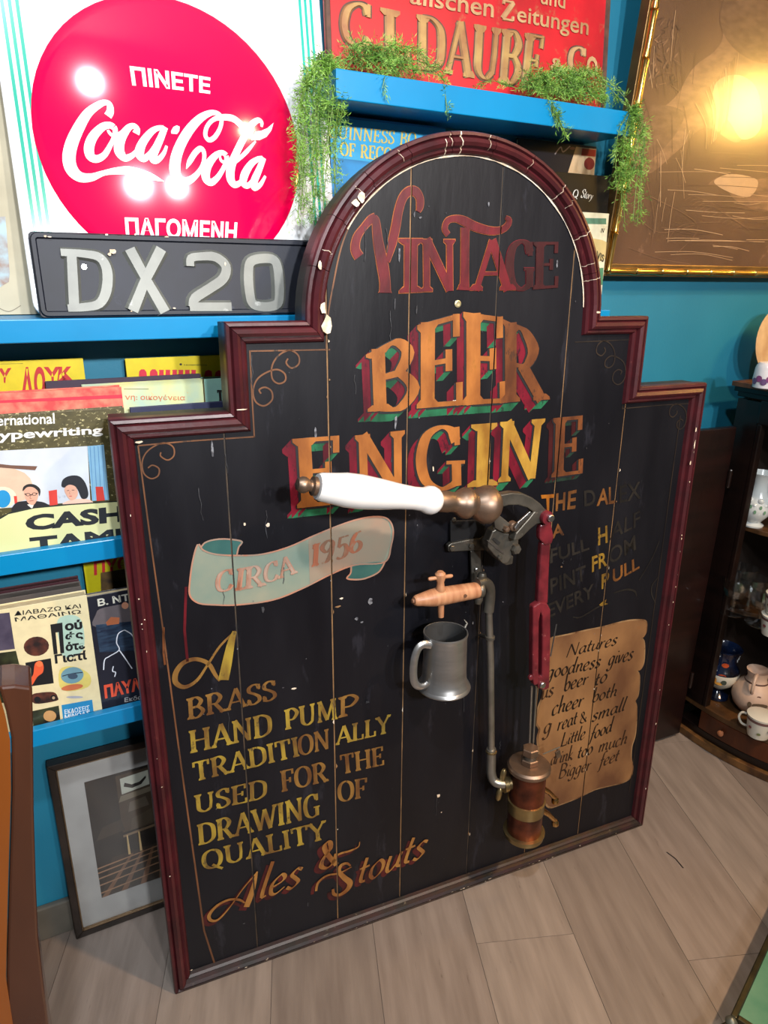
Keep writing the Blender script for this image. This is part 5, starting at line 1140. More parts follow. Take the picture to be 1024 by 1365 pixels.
c.poly(P(96, 88, 92), [(384, 300), (420, 270), (600, 250), (600, 330), (388, 350)], smooth=True).poly(sea, [(384, 340), (600, 318), (600, 440), (400, 450)], -.0005).oval(P(214, 150, 120), (502, 262), 14, 14, -.0006).poly(P(170, 96, 60), [(425, 330), (445, 308), (480, 310), (478, 335), (430, 342)], -.0007)
for pts in ([(500, 360), (475, 375), (468, 410), (478, 440), (440, 465), (420, 480), (416, 520)], [(478, 440), (500, 470), (520, 500), (530, 515)], [(455, 505), (452, 525), (464, 530), (460, 548)], [(500, 360), (530, 380), (545, 420)]): c.line(P(226, 230, 240), pts, 4, -.0008)
c.sans(P(206, 204, 190), 'Β. ΝΤΕΚΑ', [(394, 266), (620, 222), (390, 236), (616, 196)], .03).sans(P(224, 84, 56), 'ΠΑΥΛΟΣ', [(422, 640), (640, 588), (416, 578), (630, 532)], .05).sans(P(180, 180, 180), 'Εκδοσ', [(500, 650), (590, 634), (500, 632), (590, 616)], .01); c.done()

# ------------------------------------------------------------------ framed photograph on the floor
fz = ((0, 880), 2.813)
FP0 = Plane((0, 1.128, .0005), 0, .012)
fu0, fv1 = FP0.px(62, 1023); FP = FP0.at(fu0+.20); fw_, fh = .20, fv1
M_ff = mat('bronze_brown_frame', srgb(58, 48, 42), srgb(40, 34, 30), 18, rough=.3, metal=.4)
fr = thing('framed_photograph', 'brown-framed photograph of a panelled room in a grey mount, on the floor under the shelves', 'picture', FP.M())
def frame_bar(par, x0, z0, x1, z1, wd, d0, d1, m, name='frame_bar'):
    for a, b_ in (((x0, z0), (x1, z0)), ((x1, z0), (x1, z1)), ((x1, z1), (x0, z1)), ((x0, z1), (x0, z0))):
        A, Bv = Vector(a), Vector(b_); t = (Bv-A).normalized(); n_ = Vector((-t.y, t.x))
        MB().prism([tuple(A), tuple(Bv), tuple(Bv-t*wd+n_*wd), tuple(A+t*wd+n_*wd)], d0, d1).build(name, m, par, bevel=.001)
frame_bar(fr, -fw_, 0, fw_, fh, .0125, 0, .020, M_ff)
frame_bar(fr, -fw_+.0125, .0125, fw_-.0125, fh-.0125, .0025, .001, .008, mat('bronze_slip', srgb(150, 124, 96), rough=.25, metal=.8), 'frame_slip')
MB().box(-fw_+.012, fw_-.012, .010, .014, .012, fh-.012).build('mount', mat('grey_mount', srgb(168, 168, 166), srgb(158, 158, 156), 20, rough=.7), fr)
fq = lambda pts: [FP.px(a/2.813, 880+b_/2.813, -.010) for a, b_ in pts]
ph = MB()
pq = fq([(315, 458), (382, 890)]); x0, x1 = pq[0][0]+.002, .200-.115*.36-.012; z0, z1 = pq[1][1], pq[0][1]
x0 = (pq[0][0]+pq[1][0])/2; x1 = x0+.235
def pz_(s, t): return (x0+(x1-x0)*s, z0+(z1-z0)*t)
def pho(m, pts, y=.0095): ph.mat(m); ph.flat([pz_(*p) for p in pts], y)
pk = mat('dark_room_print', srgb(40, 36, 32), srgb(26, 25, 24), 20, rough=.3, c3=srgb(66, 58, 48)); pf = mat('parquet_print', srgb(96, 74, 58), srgb(50, 40, 34), 40, (1, 1, 1), rough=.3)
pho(pk, [(0, 0), (1, 0), (1, 1), (0, 1)]); pho(P(56, 48, 40, .3), [(0, 0), (1, 0), (.86, .32), (.12, .32)], .0092)
for i in range(7): pho(P(120, 88, 66, .3), [(i*.15, 0), (i*.15+.05, 0), (.5+(i-3)*.08+.02, .3), (.5+(i-3)*.08, .3)], .0090)
for t in (.05, .12, .18, .23, .27): pho(P(150, 116, 88, .3), [(0, t), (1, t+.06), (1, t+.05), (0, t-.012)], .0088)
pho(P(74, 62, 50, .3), [(.22, .50), (.50, .50), (.52, .98), (.22, .98)], .0090); pho(P(196, 200, 186, .3), [(.25, .82), (.46, .84), (.46, .96), (.25, .95)], .0086); pho(P(30, 28, 26, .3), [(.27, .88), (.33, .85), (.40, .86), (.44, .90), (.44, .92), (.39, .885), (.33, .88), (.28, .91)], .0084)
pho(P(128, 118, 100, .3), [(.22, .76), (.46, .78), (.48, .82), (.24, .81)], .0086); pho(P(104, 94, 80, .3), [(.28, .66), (.44, .67), (.42, .75), (.30, .74)], .0086)
pho(P(86, 76, 62, .3), [(.28, .50), (.52, .52), (.60, .60), (.52, .66), (.40, .62), (.30, .60)], .0086); pho(P(60, 54, 46, .3), [(.02, .50), (.24, .52), (.22, .62), (.08, .60)], .0086)
pho(P(130, 108, 84, .3), [(.22, .46), (.56, .48), (.56, .50), (.22, .48)], .0084)
for x in (.24, .33, .47, .55): pho(P(206, 176, 120, .3), [(x, .30), (x+.018, .30), (x+.014, .47), (x+.004, .47)], .0084)
pho(P(176, 130, 60, .3), [(.70, .5), (.73, .5), (.74, .98), (.71, .98)], .0086); pho(P(206, 170, 120, .3), [(.80, .52), (.82, .52), (.83, .98), (.81, .98)], .0086)
ph.build('photograph', None, fr, fix=False)
MB().box(-fw_+.014, fw_-.014, .0045, .006, .014, fh-.014).build('glass_pane', glass('frame_glass', rough=.08), fr)

# ------------------------------------------------------------------ gilt framed picture on the right
GP0 = Plane((0, 1.128, at_y(810, 357, 1.128).z-.006), 0, -.09)
gu = GP0.px(812, 352); gw, gh = .33, .80
GP = GP0.at(gu[0]+gw-.004)
gp = thing('gilt_picture', 'large gilt bamboo-framed brown engraving under glass on the teal wall at upper right', 'picture', GP.M())
M_gold = mat('gilt', (.80, .52, .16), (.62, .38, .11), 20, rough=.22, metal=1, c3=(.9, .65, .25), bump=.1)
M_goldd = mat('dark_gilt', (.30, .19, .07), (.20, .12, .05), 20, rough=.4, metal=.8)
def bamboo(a, b_):
    a, b_ = Vector((a[0], -.004, a[1])), Vector((b_[0], -.004, b_[1])); L = (b_-a).length; pr = []; n = round(L/.075); h = 0
    for i in range(n):
        t0 = L*i/n
        for dr_, f in ((.0055, 0), (.0078, .03), (.0072, .08), (.0062, .2), (.0060, .8), (.0072, .92), (.0078, .97)): pr.append((dr_, t0+L/n*f))
    pr.append((.0055, L)); MB().lathe(pr, a, b_-a, 12).build('gilt_rod', M_gold, gp, smooth=True)
cs_ = [(-gw, 0), (gw, 0), (gw, gh), (-gw, gh)]
for i in range(4): bamboo(cs_[i], cs_[(i+1) % 4])
frame_bar(gp, -gw-.010, -.010, gw+.010, gh+.010, .024, .0, .022, M_goldd)
brn = mat('engraving_brown', srgb(84, 56, 38), srgb(110, 76, 54), 5, rough=.45, detail=9, c3=srgb(146, 110, 84))
MB().box(-gw+.012, gw-.012, .010, .014, .012, gh-.012).build('print', brn, gp)
gx = lambda pts: [GP.px(*p, -.009) for p in pts]
en = MB(); lt = mat('engraving_pale', srgb(142, 104, 76), srgb(112, 80, 58), 30, (1, 1, 3), rough=.4, c3=srgb(96, 66, 48), detail=9); mid = mat('engraving_mid', srgb(116, 84, 62), srgb(96, 66, 48), 40, (1, 1, 3), rough=.4, detail=9); dk_ = P(76, 52, 40, .4); wt = P(196, 158, 120, .4)
def ga(m, pts, y=.0096): en.mat(m); en.flat(gx(cr(pts, True, 5)), y)
def gline(m, pts, wd, y=.0090):
    en.mat(m); q = cr([p+(wd,) for p in pts], k=5); en.ribbon([(*GP.px(a, b_, -.009), w_*.0011) for a, b_, w_ in q], y)
# large draped figure leaning to the left, birds and water: a plain engraving-like composition
ga(lt, [(1120, -60), (985, 0), (960, 60), (925, 90), (900, 130), (862, 160), (840, 196), (862, 232), (905, 200), (940, 170), (985, 190), (1010, 150), (1120, 160)])
ga(mid, [(1000, -40), (960, 20), (985, 70), (1040, 80), (1100, 0)], .0094)
ga(wt, [(955, 110), (985, 100), (1010, 120), (1015, 170), (990, 186), (970, 160), (958, 176), (950, 150)], .0093)
ga(lt, [(945, 246), (962, 236), (1000, 240), (1060, 232), (1060, 262), (1020, 282), (985, 270), (965, 250)]); ga(wt, [(952, 242), (975, 232), (1010, 240), (1000, 262), (972, 256)], .0093)
ga(mid, [(860, 150), (880, 140), (912, 150), (900, 180), (872, 210), (856, 215)], .0094)
random.seed(21)
for i in range(38):
    y = random.uniform(200, 345); x = random.uniform(870, 1000); L = random.uniform(30, 130)
    gline(random.choice([wt, wt, mid]), [(x, y), (x+L/2, y+random.uniform(-1, 5)), (x+L, y+random.uniform(0, 8))], random.uniform(.6, 1.2))
for i in range(34):
    x = random.uniform(868, 925); y = random.uniform(50, 340); L = random.uniform(25, 70); s_ = random.uniform(-16, 16)
    gline(random.choice([wt, mid, dk_]), [(x, y), (x+s_*.4, y-L*.5), (x+s_, y-L)], random.uniform(.6, 1.1))
for i in range(60):
    x = random.uniform(868, 905); y = random.uniform(20, 120); a = random.uniform(0, 3.1); r = random.uniform(3, 7)
    ga(random.choice([lt, mid, dk_]), [(x, y), (x+r*math.cos(a)+1.5, y+r*math.sin(a)), (x+2*r*math.cos(a), y+2*r*math.sin(a)), (x+r*math.cos(a)-1.5, y+r*math.sin(a))], .0092)
for i in range(40):
    a = random.uniform(0, 1); gline(random.choice([wt, mid, dk_]), [(985-60*a, 70+70*a), (960-40*a+20, 110+60*a), (930-30*a+40, 170+30*a)], .7, .0088)
for i in range(14): gline(lt, [(912+i*5, 268+i*3), (925+i*5, 262+i*3), (950+i*4, 270+i*3)], .7)
for pts in ([(868, 262), (930, 300), (900, 340)], [(850, 290), (880, 310), (926, 300)], [(862, 240), (872, 290), (868, 330)], [(890, 320), (910, 300), (960, 296)], [(838, 330), (880, 345), (920, 352)]): gline(lt, pts, .9)
en.build('engraved_figures', None, gp, fix=False, label='pale engraved figures, reeds and water lines')
MB().box(-gw+.012, gw-.012, .003, .005, .012, gh-.012).build('glass_pane', glass('picture_glass', rough=.24, gloss=1.0), gp)

# ------------------------------------------------------------------ ferns
M_fern = [mat('fern_%d' % i, tuple(x*1.15 for x in srgb(*a)), srgb(*b_), 40, rough=.55, spec=.25) for i, (a, b_) in enumerate([((120, 164, 62), (92, 138, 48)), ((150, 188, 92), (116, 160, 66)), ((84, 122, 48), (66, 102, 40))])]
M_stem = mat('fern_stem', srgb(110, 140, 60), rough=.6)
def fern(name, label, strands, seed, clamp=None):
    random.seed(seed); base = strands[0][0][0]
    pl = Plane((0, 1.05, 0))
    o = thing(name, label, 'plant', Vector(at_y(base[0], base[1], 1.09)))
    O_ = o.location; lf = MB(); stm = MB(); stm.mat(M_stem)
    for pts, Y0, Y1, dens, spread in strands:
        P3 = []
        for i, p in enumerate(pts): P3.append(at_y(p[0], p[1], Y0+(Y1-Y0)*i/max(len(pts)-1, 1)))
        sm = [Vector(q) for q in cr([tuple(q) for q in P3], k=6)]
        stm.tube([q-O_ for q in sm], .0007, 4)
        L = sum((sm[i+1]-sm[i]).length for i in range(len(sm)-1)); n = max(int(L*dens), 4)
        for k in range(n):
            t = random.random()*(len(sm)-1.01); i = int(t); q = sm[i].lerp(sm[i+1], t-i); d = (sm[i+1]-sm[i]).normalized()
            side = Vector((random.uniform(-1, 1), random.uniform(-.7, .5), random.uniform(-.9, .7))).normalized()
            g = (d*.7+side).normalized(); ln = spread*random.uniform(.5, 1.15); tip = q+g*ln+Vector((0, 0, -ln*.15))
            lf.mat(random.choice(M_fern))
            for j in range(7):
                b0 = q.lerp(tip, j/6.5); v = (g*.8+Vector((random.uniform(-1, 1), random.uniform(-1, 1), random.uniform(-1, 1)))).normalized()*random.uniform(.005, .0105)
                e = b0+v; wv = v.cross(Vector((random.uniform(-1, 1), random.uniform(-1, 1), .3))).normalized()*.00055
                b0, e = b0-O_, e-O_; m_ = (b0+e)/2
                if clamp and max(b0.y, e.y)+O_.y > clamp: sh = max(b0.y, e.y)+O_.y-clamp; b0.y -= sh; e.y -= sh; m_.y -= sh
                if e.z+O_.z < zT and zT-.045 < e.z+O_.z and e.y+O_.y > SF-.002 and xT0 < e.x+O_.x < xT1: continue
                lf.add([b0, m_+wv, e, m_-wv], [(0, 1, 2, 3)])
    stm.build('stem', None, o, kind='stuff'); lf.build('needle_leaves', None, o, fix=False, kind='stuff')
    return o
LS = []
random.seed(9)
for i in range(15):
    x = random.uniform(404, 452); LS.append(([(444+random.uniform(-14, 10), 78), (x+random.uniform(-4, 10), 105+random.uniform(0, 25)), (x-2, 175+random.uniform(-10, 20)), (x-random.uniform(0, 14), random.uniform(200, 300))], 1.075, 1.025, 300, .020))
for i in range(4): LS.append(([(430, 70), (412, 105), (398, 160), (396+i*6, 215+i*26)], 1.07, 1.02, 320, .018))
for i in range(15):
    x = random.uniform(440, 530); LS.append(([(x, 92+random.uniform(-6, 4)), (x+18, 66+random.uniform(-12, 14)), (x+44, 66+random.uniform(-6, 22)), (x+66, 96+random.uniform(-8, 4))], 1.092, 1.066, 420, .020))
LS.append(([(540, 90), (566, 96), (590, 104), (594, 128), (596, 150)], 1.065, 1.038, 300, .010)); LS.append(([(500, 96), (512, 100), (510, 118)], 1.06, 1.036, 300, .014))
fern('trailing_fern', 'trailing asparagus fern spilling over the left end of the top shelf', LS, 31, 1.10)
RS = []
for i in range(26):
    x = random.uniform(690, 800); RS.append(([(x, 118+(x-690)*.16), (x+12, 96+random.uniform(-6, 16)), (x+30, 98+random.uniform(-8, 24)), (x+48, 122+(x-690)*.12)], 1.09, 1.062, 420, .018))
for i in range(4): RS.append(([(712, 118), (726, 124), (738, 140+i*5), (748+i*3, 165+i*6)], 1.06, 1.034, 330, .014))
RS.append(([(690, 118), (660, 108), (636, 112)], 1.07, 1.06, 250, .012))
fern('trailing_fern', 'asparagus fern mound on the right of the top shelf in front of the red sign', RS, 32, 1.10)
HS = []
for i in range(14):
    x = random.uniform(818, 856); HS.append(([(844+random.uniform(-6, 6), 140), (x+4, 175), (x, 220+random.uniform(-10, 10)), (x-4+random.uniform(-8, 8), random.uniform(225, 305))], 1.045, 1.03, 300, .017))
fern('trailing_fern', 'asparagus fern hanging from the right end of the top shelf beside the gilt frame', HS, 33, 1.10)

# ------------------------------------------------------------------ corner cabinet
M_dw = mat('dark_walnut', srgb(28, 15, 11), srgb(17, 9, 7), 5, (1, 1, 6), rough=.34, bump=.08)
M_dw2 = mat('cabinet_interior', srgb(92, 62, 34), srgb(66, 44, 24), 6, (4, 4, 1), rough=.42, bump=.06)
M_dw3 = mat('reddish_drawer', srgb(86, 42, 20), srgb(60, 28, 14), 7, (3, 3, 1), rough=.36)
CX, CY, CR = 2.0, 1.03, .5; CB = .062      # the cabinet stands a little off the wall
cab = thing('corner_cabinet', 'dark bow-fronted corner cabinet with open door at the right edge', 'cabinet', Vector((CX, CY, 0)))
def sector(r, z0, z1, name, m, par=cab, rf=None, bevel=.003, back=True, lab=None, a0=180, a1=272):
    pts = [((rf(math.radians(a)) if rf else r)*Vector((math.cos(math.radians(a)), math.sin(math.radians(a))))) for a in [a0+(a1-a0)*i/26 for i in range(27)]]
    pts = [(p.x, p.y) for p in pts]+[(.02, -r), (.02, CB), (-r, CB)]
    n = len(pts); mb = MB(); mb.add([(p[0], p[1], z0) for p in pts]+[(p[0], p[1], z1) for p in pts], [list(range(n))[::-1], list(range(n, 2*n))]+[(i, (i+1) % n, n+(i+1) % n, n+i) for i in range(n)])
    return mb.build(name, m, par, bevel=bevel, label=lab)
def curved(r0, r1, z0, z1, name, m, par=cab, a0=180, a1=272, n=24, bevel=.002):
    vs = []
    for i in range(n+1):
        a = math.radians(a0+(a1-a0)*i/n); c_, s_ = math.cos(a), math.sin(a)
        vs += [(r0*c_, r0*s_, z0), (r1*c_, r1*s_, z0), (r1*c_, r1*s_, z1), (r0*c_, r0*s_, z1)]
    fs = [(i*4+k, i*4+(k+1) % 4, (i+1)*4+(k+1) % 4, (i+1)*4+k) for i in range(n) for k in range(4)]+[(0, 1, 2, 3), (n*4+3, n*4+2, n*4+1, n*4)]
    mb = MB(); mb.add(vs, fs); return mb.build(name, m, par, bevel=bevel)
sector(CR+.008, .0005, .022, 'base_moulding', mat('gilt_worn_moulding', srgb(120, 84, 46), srgb(70, 46, 28), 30, rough=.4))
sector(CR-.004, .0225, .045, 'plinth', M_dw)
curved(CR-.03, CR-.002, .0455, .0985, 'drawer_front', M_dw3)
sector(CR-.002, .099, .115, 'bottom_shelf', M_dw2)
sector(.46, .385, .397, 'middle_shelf', M_dw2, rf=lambda a: .458-.030*math.sin((math.degrees(a)-180)/9*PI/2)**2 if math.degrees(a) < 198 else .428+.03*min(1, (math.degrees(a)-198)/12))
sector(.46, .606, .618, 'upper_shelf', M_dw2, rf=lambda a: .455-.012*math.sin((math.degrees(a)-180)/11*PI/2)**2)
curved(CR-.02, CR, .1155, .88, 'stile', M_dw, a0=180, a1=181.3, n=2)
curved(CR-.02, CR+.002, .88, .935, 'frieze', M_dw)
sector(CR+.004, .935, .948, 'cornice', M_dw); sector(CR+.018, .9485, .9605, 'cornice', M_dw); sector(CR+.030, .961, .972, 'top', mat('polished_top', srgb(110, 66, 36), srgb(70, 40, 22), 8, (1, 5, 1), rough=.25))
MB().box(-CR, -CR+.014, .0005, CB-.002, .1155, .93).build('side_panel', M_dw, cab)
MB().box(-CR+.015, .018, CB-.012, CB-.002, .1155, .93).build('back_panel', mat('dark_interior', srgb(34, 22, 16), srgb(24, 16, 12), 8, rough=.6), cab)
MB().box(.006, .018, -CR+.02, CB-.0125, .1155, .93).build('back_panel', M_dw, cab)
kn = at_z(959.5, 979, .07)-Vector((CX, CY, 0))
kd = Vector((kn.x, kn.y, 0)).normalized()
MB().lathe([(.004, 0), (.004, .004), (.008, .007), (.008, .010), (.004, .013), (0, .0135)], kd*(CR-.002)+Vector((0, 0, .072)), kd, 16).build('drawer_knob', mat('pale_knob', srgb(190, 120, 80), rough=.4), cab, smooth=True)
# open door swung back towards the wall
dA = Vector((1.476, 1.062)); dB = Vector((1.10, 1.128)); dd = (dB-dA).normalized(); dn = Vector((-dd.y, dd.x))
if dn.y < 0: dn = -dn
n = 14; vs = []
for i in range(n+1):
    t = i/n; b_ = math.sin(PI*t)*.016; p = dA.lerp(dB, t)-dn*b_; q = p+dn*.018
    for z in (.012, .868): vs += [(p.x-CX, p.y-CY, z), (q.x-CX, q.y-CY, z)]
fs = [(i*4+k0, i*4+k1, (i+1)*4+k1, (i+1)*4+k0) for i in range(n) for k0, k1 in ((0, 1), (1, 3), (3, 2), (2, 0))]+[(0, 2, 3, 1), (n*4, n*4+1, n*4+3, n*4+2)]
mb = MB(); mb.add(vs, fs); dr_o = mb.build('door', mat('red_brown_door', srgb(30, 13, 11), srgb(20, 9, 8), 5, (1, 1, 7), rough=.3), cab, bevel=.002)
for z in (.16, .72): MB().lathe([(.004, 0), (.005, .003), (.005, .043), (.004, .046)], (dA.x-CX+.001, dA.y-CY-.004, z), (0, 0, 1), 10).build('hinge', M_dw, dr_o)

# crockery
def onshelf(px_, z): return at_z(px_[0], px_[1], z)
def pot(name, label, cat, loc, parts):
    o = thing(name, label, cat, Vector(loc))
    for nm, mbb, m, *k in parts: mbb.build(nm, m, o, smooth=True, label=k[0] if k else None)
    return o
def handle(cx, pts, r=.003, ang=0, fl=1): return MB().tube([Vector((a*math.cos(ang), a*math.sin(ang), z)) for a, z in cr(pts, k=4)], r, 8, fl)
zbs = .1153
toCam = lambda p: math.atan2(-p.y, -p.x)
# krater-style vase
p = onshelf((955, 928), zbs)
M_kb = mat('blue_black_glaze', srgb(10, 11, 20), srgb(18, 32, 62), 16, rough=.16, coat=.5, lo=.4, hi=.6)
M_kc = mat('painted_cream_band', srgb(196, 196, 184), srgb(214, 208, 190), 30, rough=.25, c3=srgb(190, 110, 40), detail=8)
M_ko = mat('orange_motif', srgb(206, 90, 40), srgb(160, 60, 30), 60, rough=.3)
ks = .98
krp = [(.026, 0), (.030, .003), (.029, .010), (.020, .018), (.014, .026), (.018, .034), (.036, .050), (.045, .070), (.046, .082)]
o = pot('krater_vase', 'dark blue two-handled Greek vase with a cream painted band, inside the cabinet bottom', 'vase', (p.x, p.y, zbs), [
    ('foot', MB().lathe([(r*ks, h*ks) for r, h in krp[:6]], n=32, caps=True), M_kb), ('belly', MB().lathe([(r*ks, h*ks) for r, h in krp[5:]+[(.0455, .088)]], n=32, caps=False), M_kc, 'cream band painted with small orange and blue figures'),
    ('neck', MB().lathe([(r*ks, h*ks) for r, h in [(.0455, .088), (.042, .098), (.034, .108), (.032, .125), (.036, .140), (.041, .150), (.043, .155), (.040, .157), (.034, .148), (.030, .125), (.028, .11), (0, .10)]], n=32, caps=False), M_kb)])
for s_ in (-1, 1):
    tw = MB()
    for k in range(2):
        tw.tube([Vector((s_*(.036+.012*math.sin(PI*t))*ks, math.cos(t*18+k*PI)*.0022-.01, (.098+.046*t)*ks))+Vector((math.sin(t*18+k*PI)*.0018, 0, 0)) for t in [i/20 for i in range(21)]], .0018, 6)
    tw.build('rope_handle', P(210, 212, 214, .3), o, smooth=True)
ca = toCam(p)
def motif(o, r, z, da, w_, h_, m, name='painted_motif'):
    a = ca+da; n_ = Vector((math.cos(a), math.sin(a), 0)); t_ = Vector((-n_.y, n_.x, 0)); mb = MB(); c_ = n_*(r+.0006)+Vector((0, 0, z)); vs = [c_+t_*w_*math.cos(q*PI/5)*.5+Vector((0, 0, h_*math.sin(q*PI/5)*.5))-n_*(w_*math.cos(q*PI/5)*.5)**2/(2*r) for q in range(10)]
    mb.add(vs, [list(range(10))]); mb.build(name, m, o, fix=False)
motif(o, .0345*ks, .118*ks, .2, .018, .014, M_ko); motif(o, .044*ks, .090*ks, .1, .020, .010, M_ko)
motif(o, .0465*ks, .074*ks, -.25, .010, .018, P(200, 130, 40)); motif(o, .0465*ks, .072*ks, .25, .014, .014, P(60, 70, 60)); motif(o, .046*ks, .066*ks, .0, .02, .008, P(210, 150, 60))
# round jug with a fish
p = onshelf((1000, 946), zbs); M_jug = mat('buff_clay', srgb(206, 176, 154), srgb(190, 160, 138), 12, rough=.45)
o = pot('fish_jug', 'round buff clay jug painted with a fish, front of the cabinet bottom', 'jug', (p.x, p.y, zbs), [
    ('jug_body', MB().lathe([(.022, 0), (.030, .004), (.046, .022), (.053, .042), (.051, .062), (.040, .080), (.028, .090), (.025, .094), (.0235, .104), (.027, .118), (.0285, .122), (.026, .121), (.020, .104), (.018, .09), (0, .07)], n=32, caps=False), M_jug),
    ('neck_band', MB().lathe([(.0285, .0895), (.0295, .092), (.0285, .0945)], n=32, caps=False), P(90, 64, 54)),
    ('jug_handle', handle(0, [(-.020, .116), (-.036, .118), (-.048, .104), (-.050, .086), (-.043, .074)], .0045, .45), M_jug)])
motif(o, .0535, .046, .35, .040, .016, P(100, 84, 66), 'painted_fish'); motif(o, .0535, .046, -.12, .010, .016, P(100, 84, 66), 'painted_fin'); motif(o, .047, .068, .25, .010, .008, P(120, 90, 80))
# decorated cups
M_cup = mat('cream_china', srgb(222, 218, 204), srgb(214, 208, 192), 10, rough=.2); M_in = P(186, 206, 212, .2); M_band = P(120, 88, 84, .25)
def cup(label, loc, s=1.0, group=None, ha=2.7):
    o = thing('china_cup', label, 'cup', Vector(loc), group)
    MB().lathe([(r*s, h*s) for r, h in [(.022, 0), (.025, .002), (.029, .020), (.033, .050), (.035, .062), (.0342, .0625)]], n=30).build('cup_body', M_cup, o, smooth=True)
    MB().lathe([(r*s, h*s) for r, h in [(.0343, .0622), (.032, .050), (.027, .012), (0, .010)]], n=30, caps=False).build('cup_lining', M_in, o, smooth=True)
    MB().lathe([(r*s, h*s) for r, h in [(.0333, .049), (.0346, .057)]], n=30, caps=False).build('painted_band', M_band, o, smooth=True)
    handle(0, [(.030*s, .050*s), (.044*s, .050*s), (.050*s, .036*s), (.042*s, .020*s), (.029*s, .016*s)], .003, ca+ha).build('cup_handle', M_cup, o, smooth=True)
    for k in range(9): 
        a = k*.7; mm = MB(); 
        motif(o, (.029+.0045*(.5+.5*(k % 2)))*s, (.022+.012*(k % 2))*s, -2.8+a, .009, .007, [P(130, 70, 70), P(110, 120, 80), P(90, 90, 110)][k % 3], 'painted_flower')
    return o
p = onshelf((1010, 980), zbs); cup('cream china cup with small flowers, nearest on the cabinet bottom', (p.x, p.y, zbs), .98, ha=-1.7)
p = onshelf((1028, 846), .3973); cup('cream flowered cup at the right edge of the middle cabinet shelf', (p.x+.0, p.y, .3973), .85); cup('cream flowered cup stacked on another on the middle cabinet shelf', (p.x, p.y, .3973+.0545), .85)
# glassware
gl = glass('cut_glass', (.93, .95, .96), .10, 1.6, .10)
def goblet(label, loc, s=1, group='crystal glasses in the cabinet'):
    o = thing('crystal_glass', label, 'glass', Vector(loc), group)
    MB().lathe([(r*s, h*s) for r, h in [(.034, 0), (.035, .002), (.012, .007), (.006, .014), (.006, .034), (.010, .038), (.026, .050), (.035, .072), (.037, .100), (.0355, .1), (.033, .073), (.022, .052), (0, .044)]], n=14, caps=False).build('glass_bowl', gl, o, smooth=False)
for k, (a, lab) in enumerate([((968, 818), 'crystal glass at the front left of the middle cabinet shelf'), ((990, 812), 'crystal glass in the middle of the glassware cluster'), ((1006, 828), 'crystal glass beside the stacked cups'), ((984, 800), 'crystal glass at the back of the middle cabinet shelf')]):
    p = onshelf(a, .3973); goblet(lab, (p.x+(.0 if k != 0 else .022), p.y-(.012 if k in (1, 2) else 0), .3973), .95)
# white relief vase on the upper shelf
p = onshelf((1003, 700), .6183)
M_wv = mat('white_glaze', srgb(210, 214, 212), srgb(196, 202, 200), 10, rough=.2, coat=.3)
o = pot('relief_vase', 'white vase with raised flowers on the upper cabinet shelf', 'vase', (p.x, p.y, .6183), [
    ('vase_body', MB().lathe([(.024, 0), (.025, .004), (.016, .010), (.020, .016), (.034, .034), (.037, .052), (.030, .072), (.020, .090), (.018, .110), (.024, .128), (.030, .136), (.028, .137), (.016, .11), (0, .09)], n=28, caps=False), M_wv)])
for k in range(6): 
    a = ca+(-.9+k*.4); MB().lathe([(.006, -.004), (.007, .001), (.004, .004), (0, .005)], (math.cos(a)*.031, math.sin(a)*.031, .060+.012*(k % 2)), (math.cos(a), math.sin(a), .2), 8).build('relief_flower', M_wv, o, smooth=True)
    motif(o, .037, .045+.012*(k % 2), -.6+k*.3, .006, .010, P(110, 150, 120, .3), 'painted_leaf')
handle(0, [(.018, .11), (.034, .112), (.044, .098), (.040, .080), (.030, .074)], .003, ca+1.3).build('vase_handle', M_wv, o, smooth=True)
# on top of the cabinet
zt_ = .9725; p = Vector((1.66, 1.02, zt_))
M_pl = mat('stone_plate', srgb(206, 176, 132), srgb(176, 140, 100), 22, rough=.5, c3=srgb(150, 110, 80), detail=8)
def place_top(px_, Y): q = at_y(px_[0], px_[1], Y); return q
q = place_top((1041, 498), 1.075)
o = thing('round_plate', 'mottled tan round plate standing on top of the corner cabinet', 'plate', Matrix.Translation((q.x, 1.095, zt_)) @ Matrix.Rotation(-.12, 4, 'X'))
MB().lathe([(0, 0), (.050, .001), (.074, .006), (.080, .010), (.081, .012), (.076, .0135), (.05, .009), (0, .008)], (0, .004, .081), (0, -1, 0), 40, caps=False).build('plate_disc', M_pl, o, smooth=True)
q = at_z(1024, 509, zt_)
q = Vector((1.66, .96, zt_)); qq = at_y(1028, 505, 1.0)
o = thing('floral_cup', 'white cup with purple flowers on top of the corner cabinet', 'cup', Vector((at_y(1022, 500, .99).x, .99, zt_)))
MB().lathe([(.020, 0), (.024, .002), (.026, .02), (.024, .044), (.022, .05), (.018, .055), (.0, .058)], n=28, caps=False).build('cup_body', P(226, 222, 224, .2), o, smooth=True)
for k in range(5): motif(o, .0262, .016+.006*(k % 2), -.9+k*.4, .014, .014, P(130, 70, 116, .3) if k % 2 else P(104, 80, 120, .3), 'painted_flower')
# lamp on the cabinet, just outside the picture; it is what shines in the picture glass
LP = Vector((1.845, .715, 1.56))
o = thing('table_lamp', 'warm globe lamp standing on the corner cabinet beyond the right edge', 'lamp', Vector((LP.x, LP.y, zt_)))
MB().lathe([(.06, 0), (.06, .01), (.02, .02), (.012, .06), (.014, .3), (.010, .50), (.022, .515), (.022, .525)], n=24).build('lamp_base', M_brass, o, smooth=True)
MB().lathe([(.065*math.sin(PI*i/16), .065-.065*math.cos(PI*i/16)) for i in range(17)], (0, 0, .525), n=24, caps=False).build('lamp_globe', emit('lamp_glow', (1, .55, .13), LAMP), o, smooth=True)

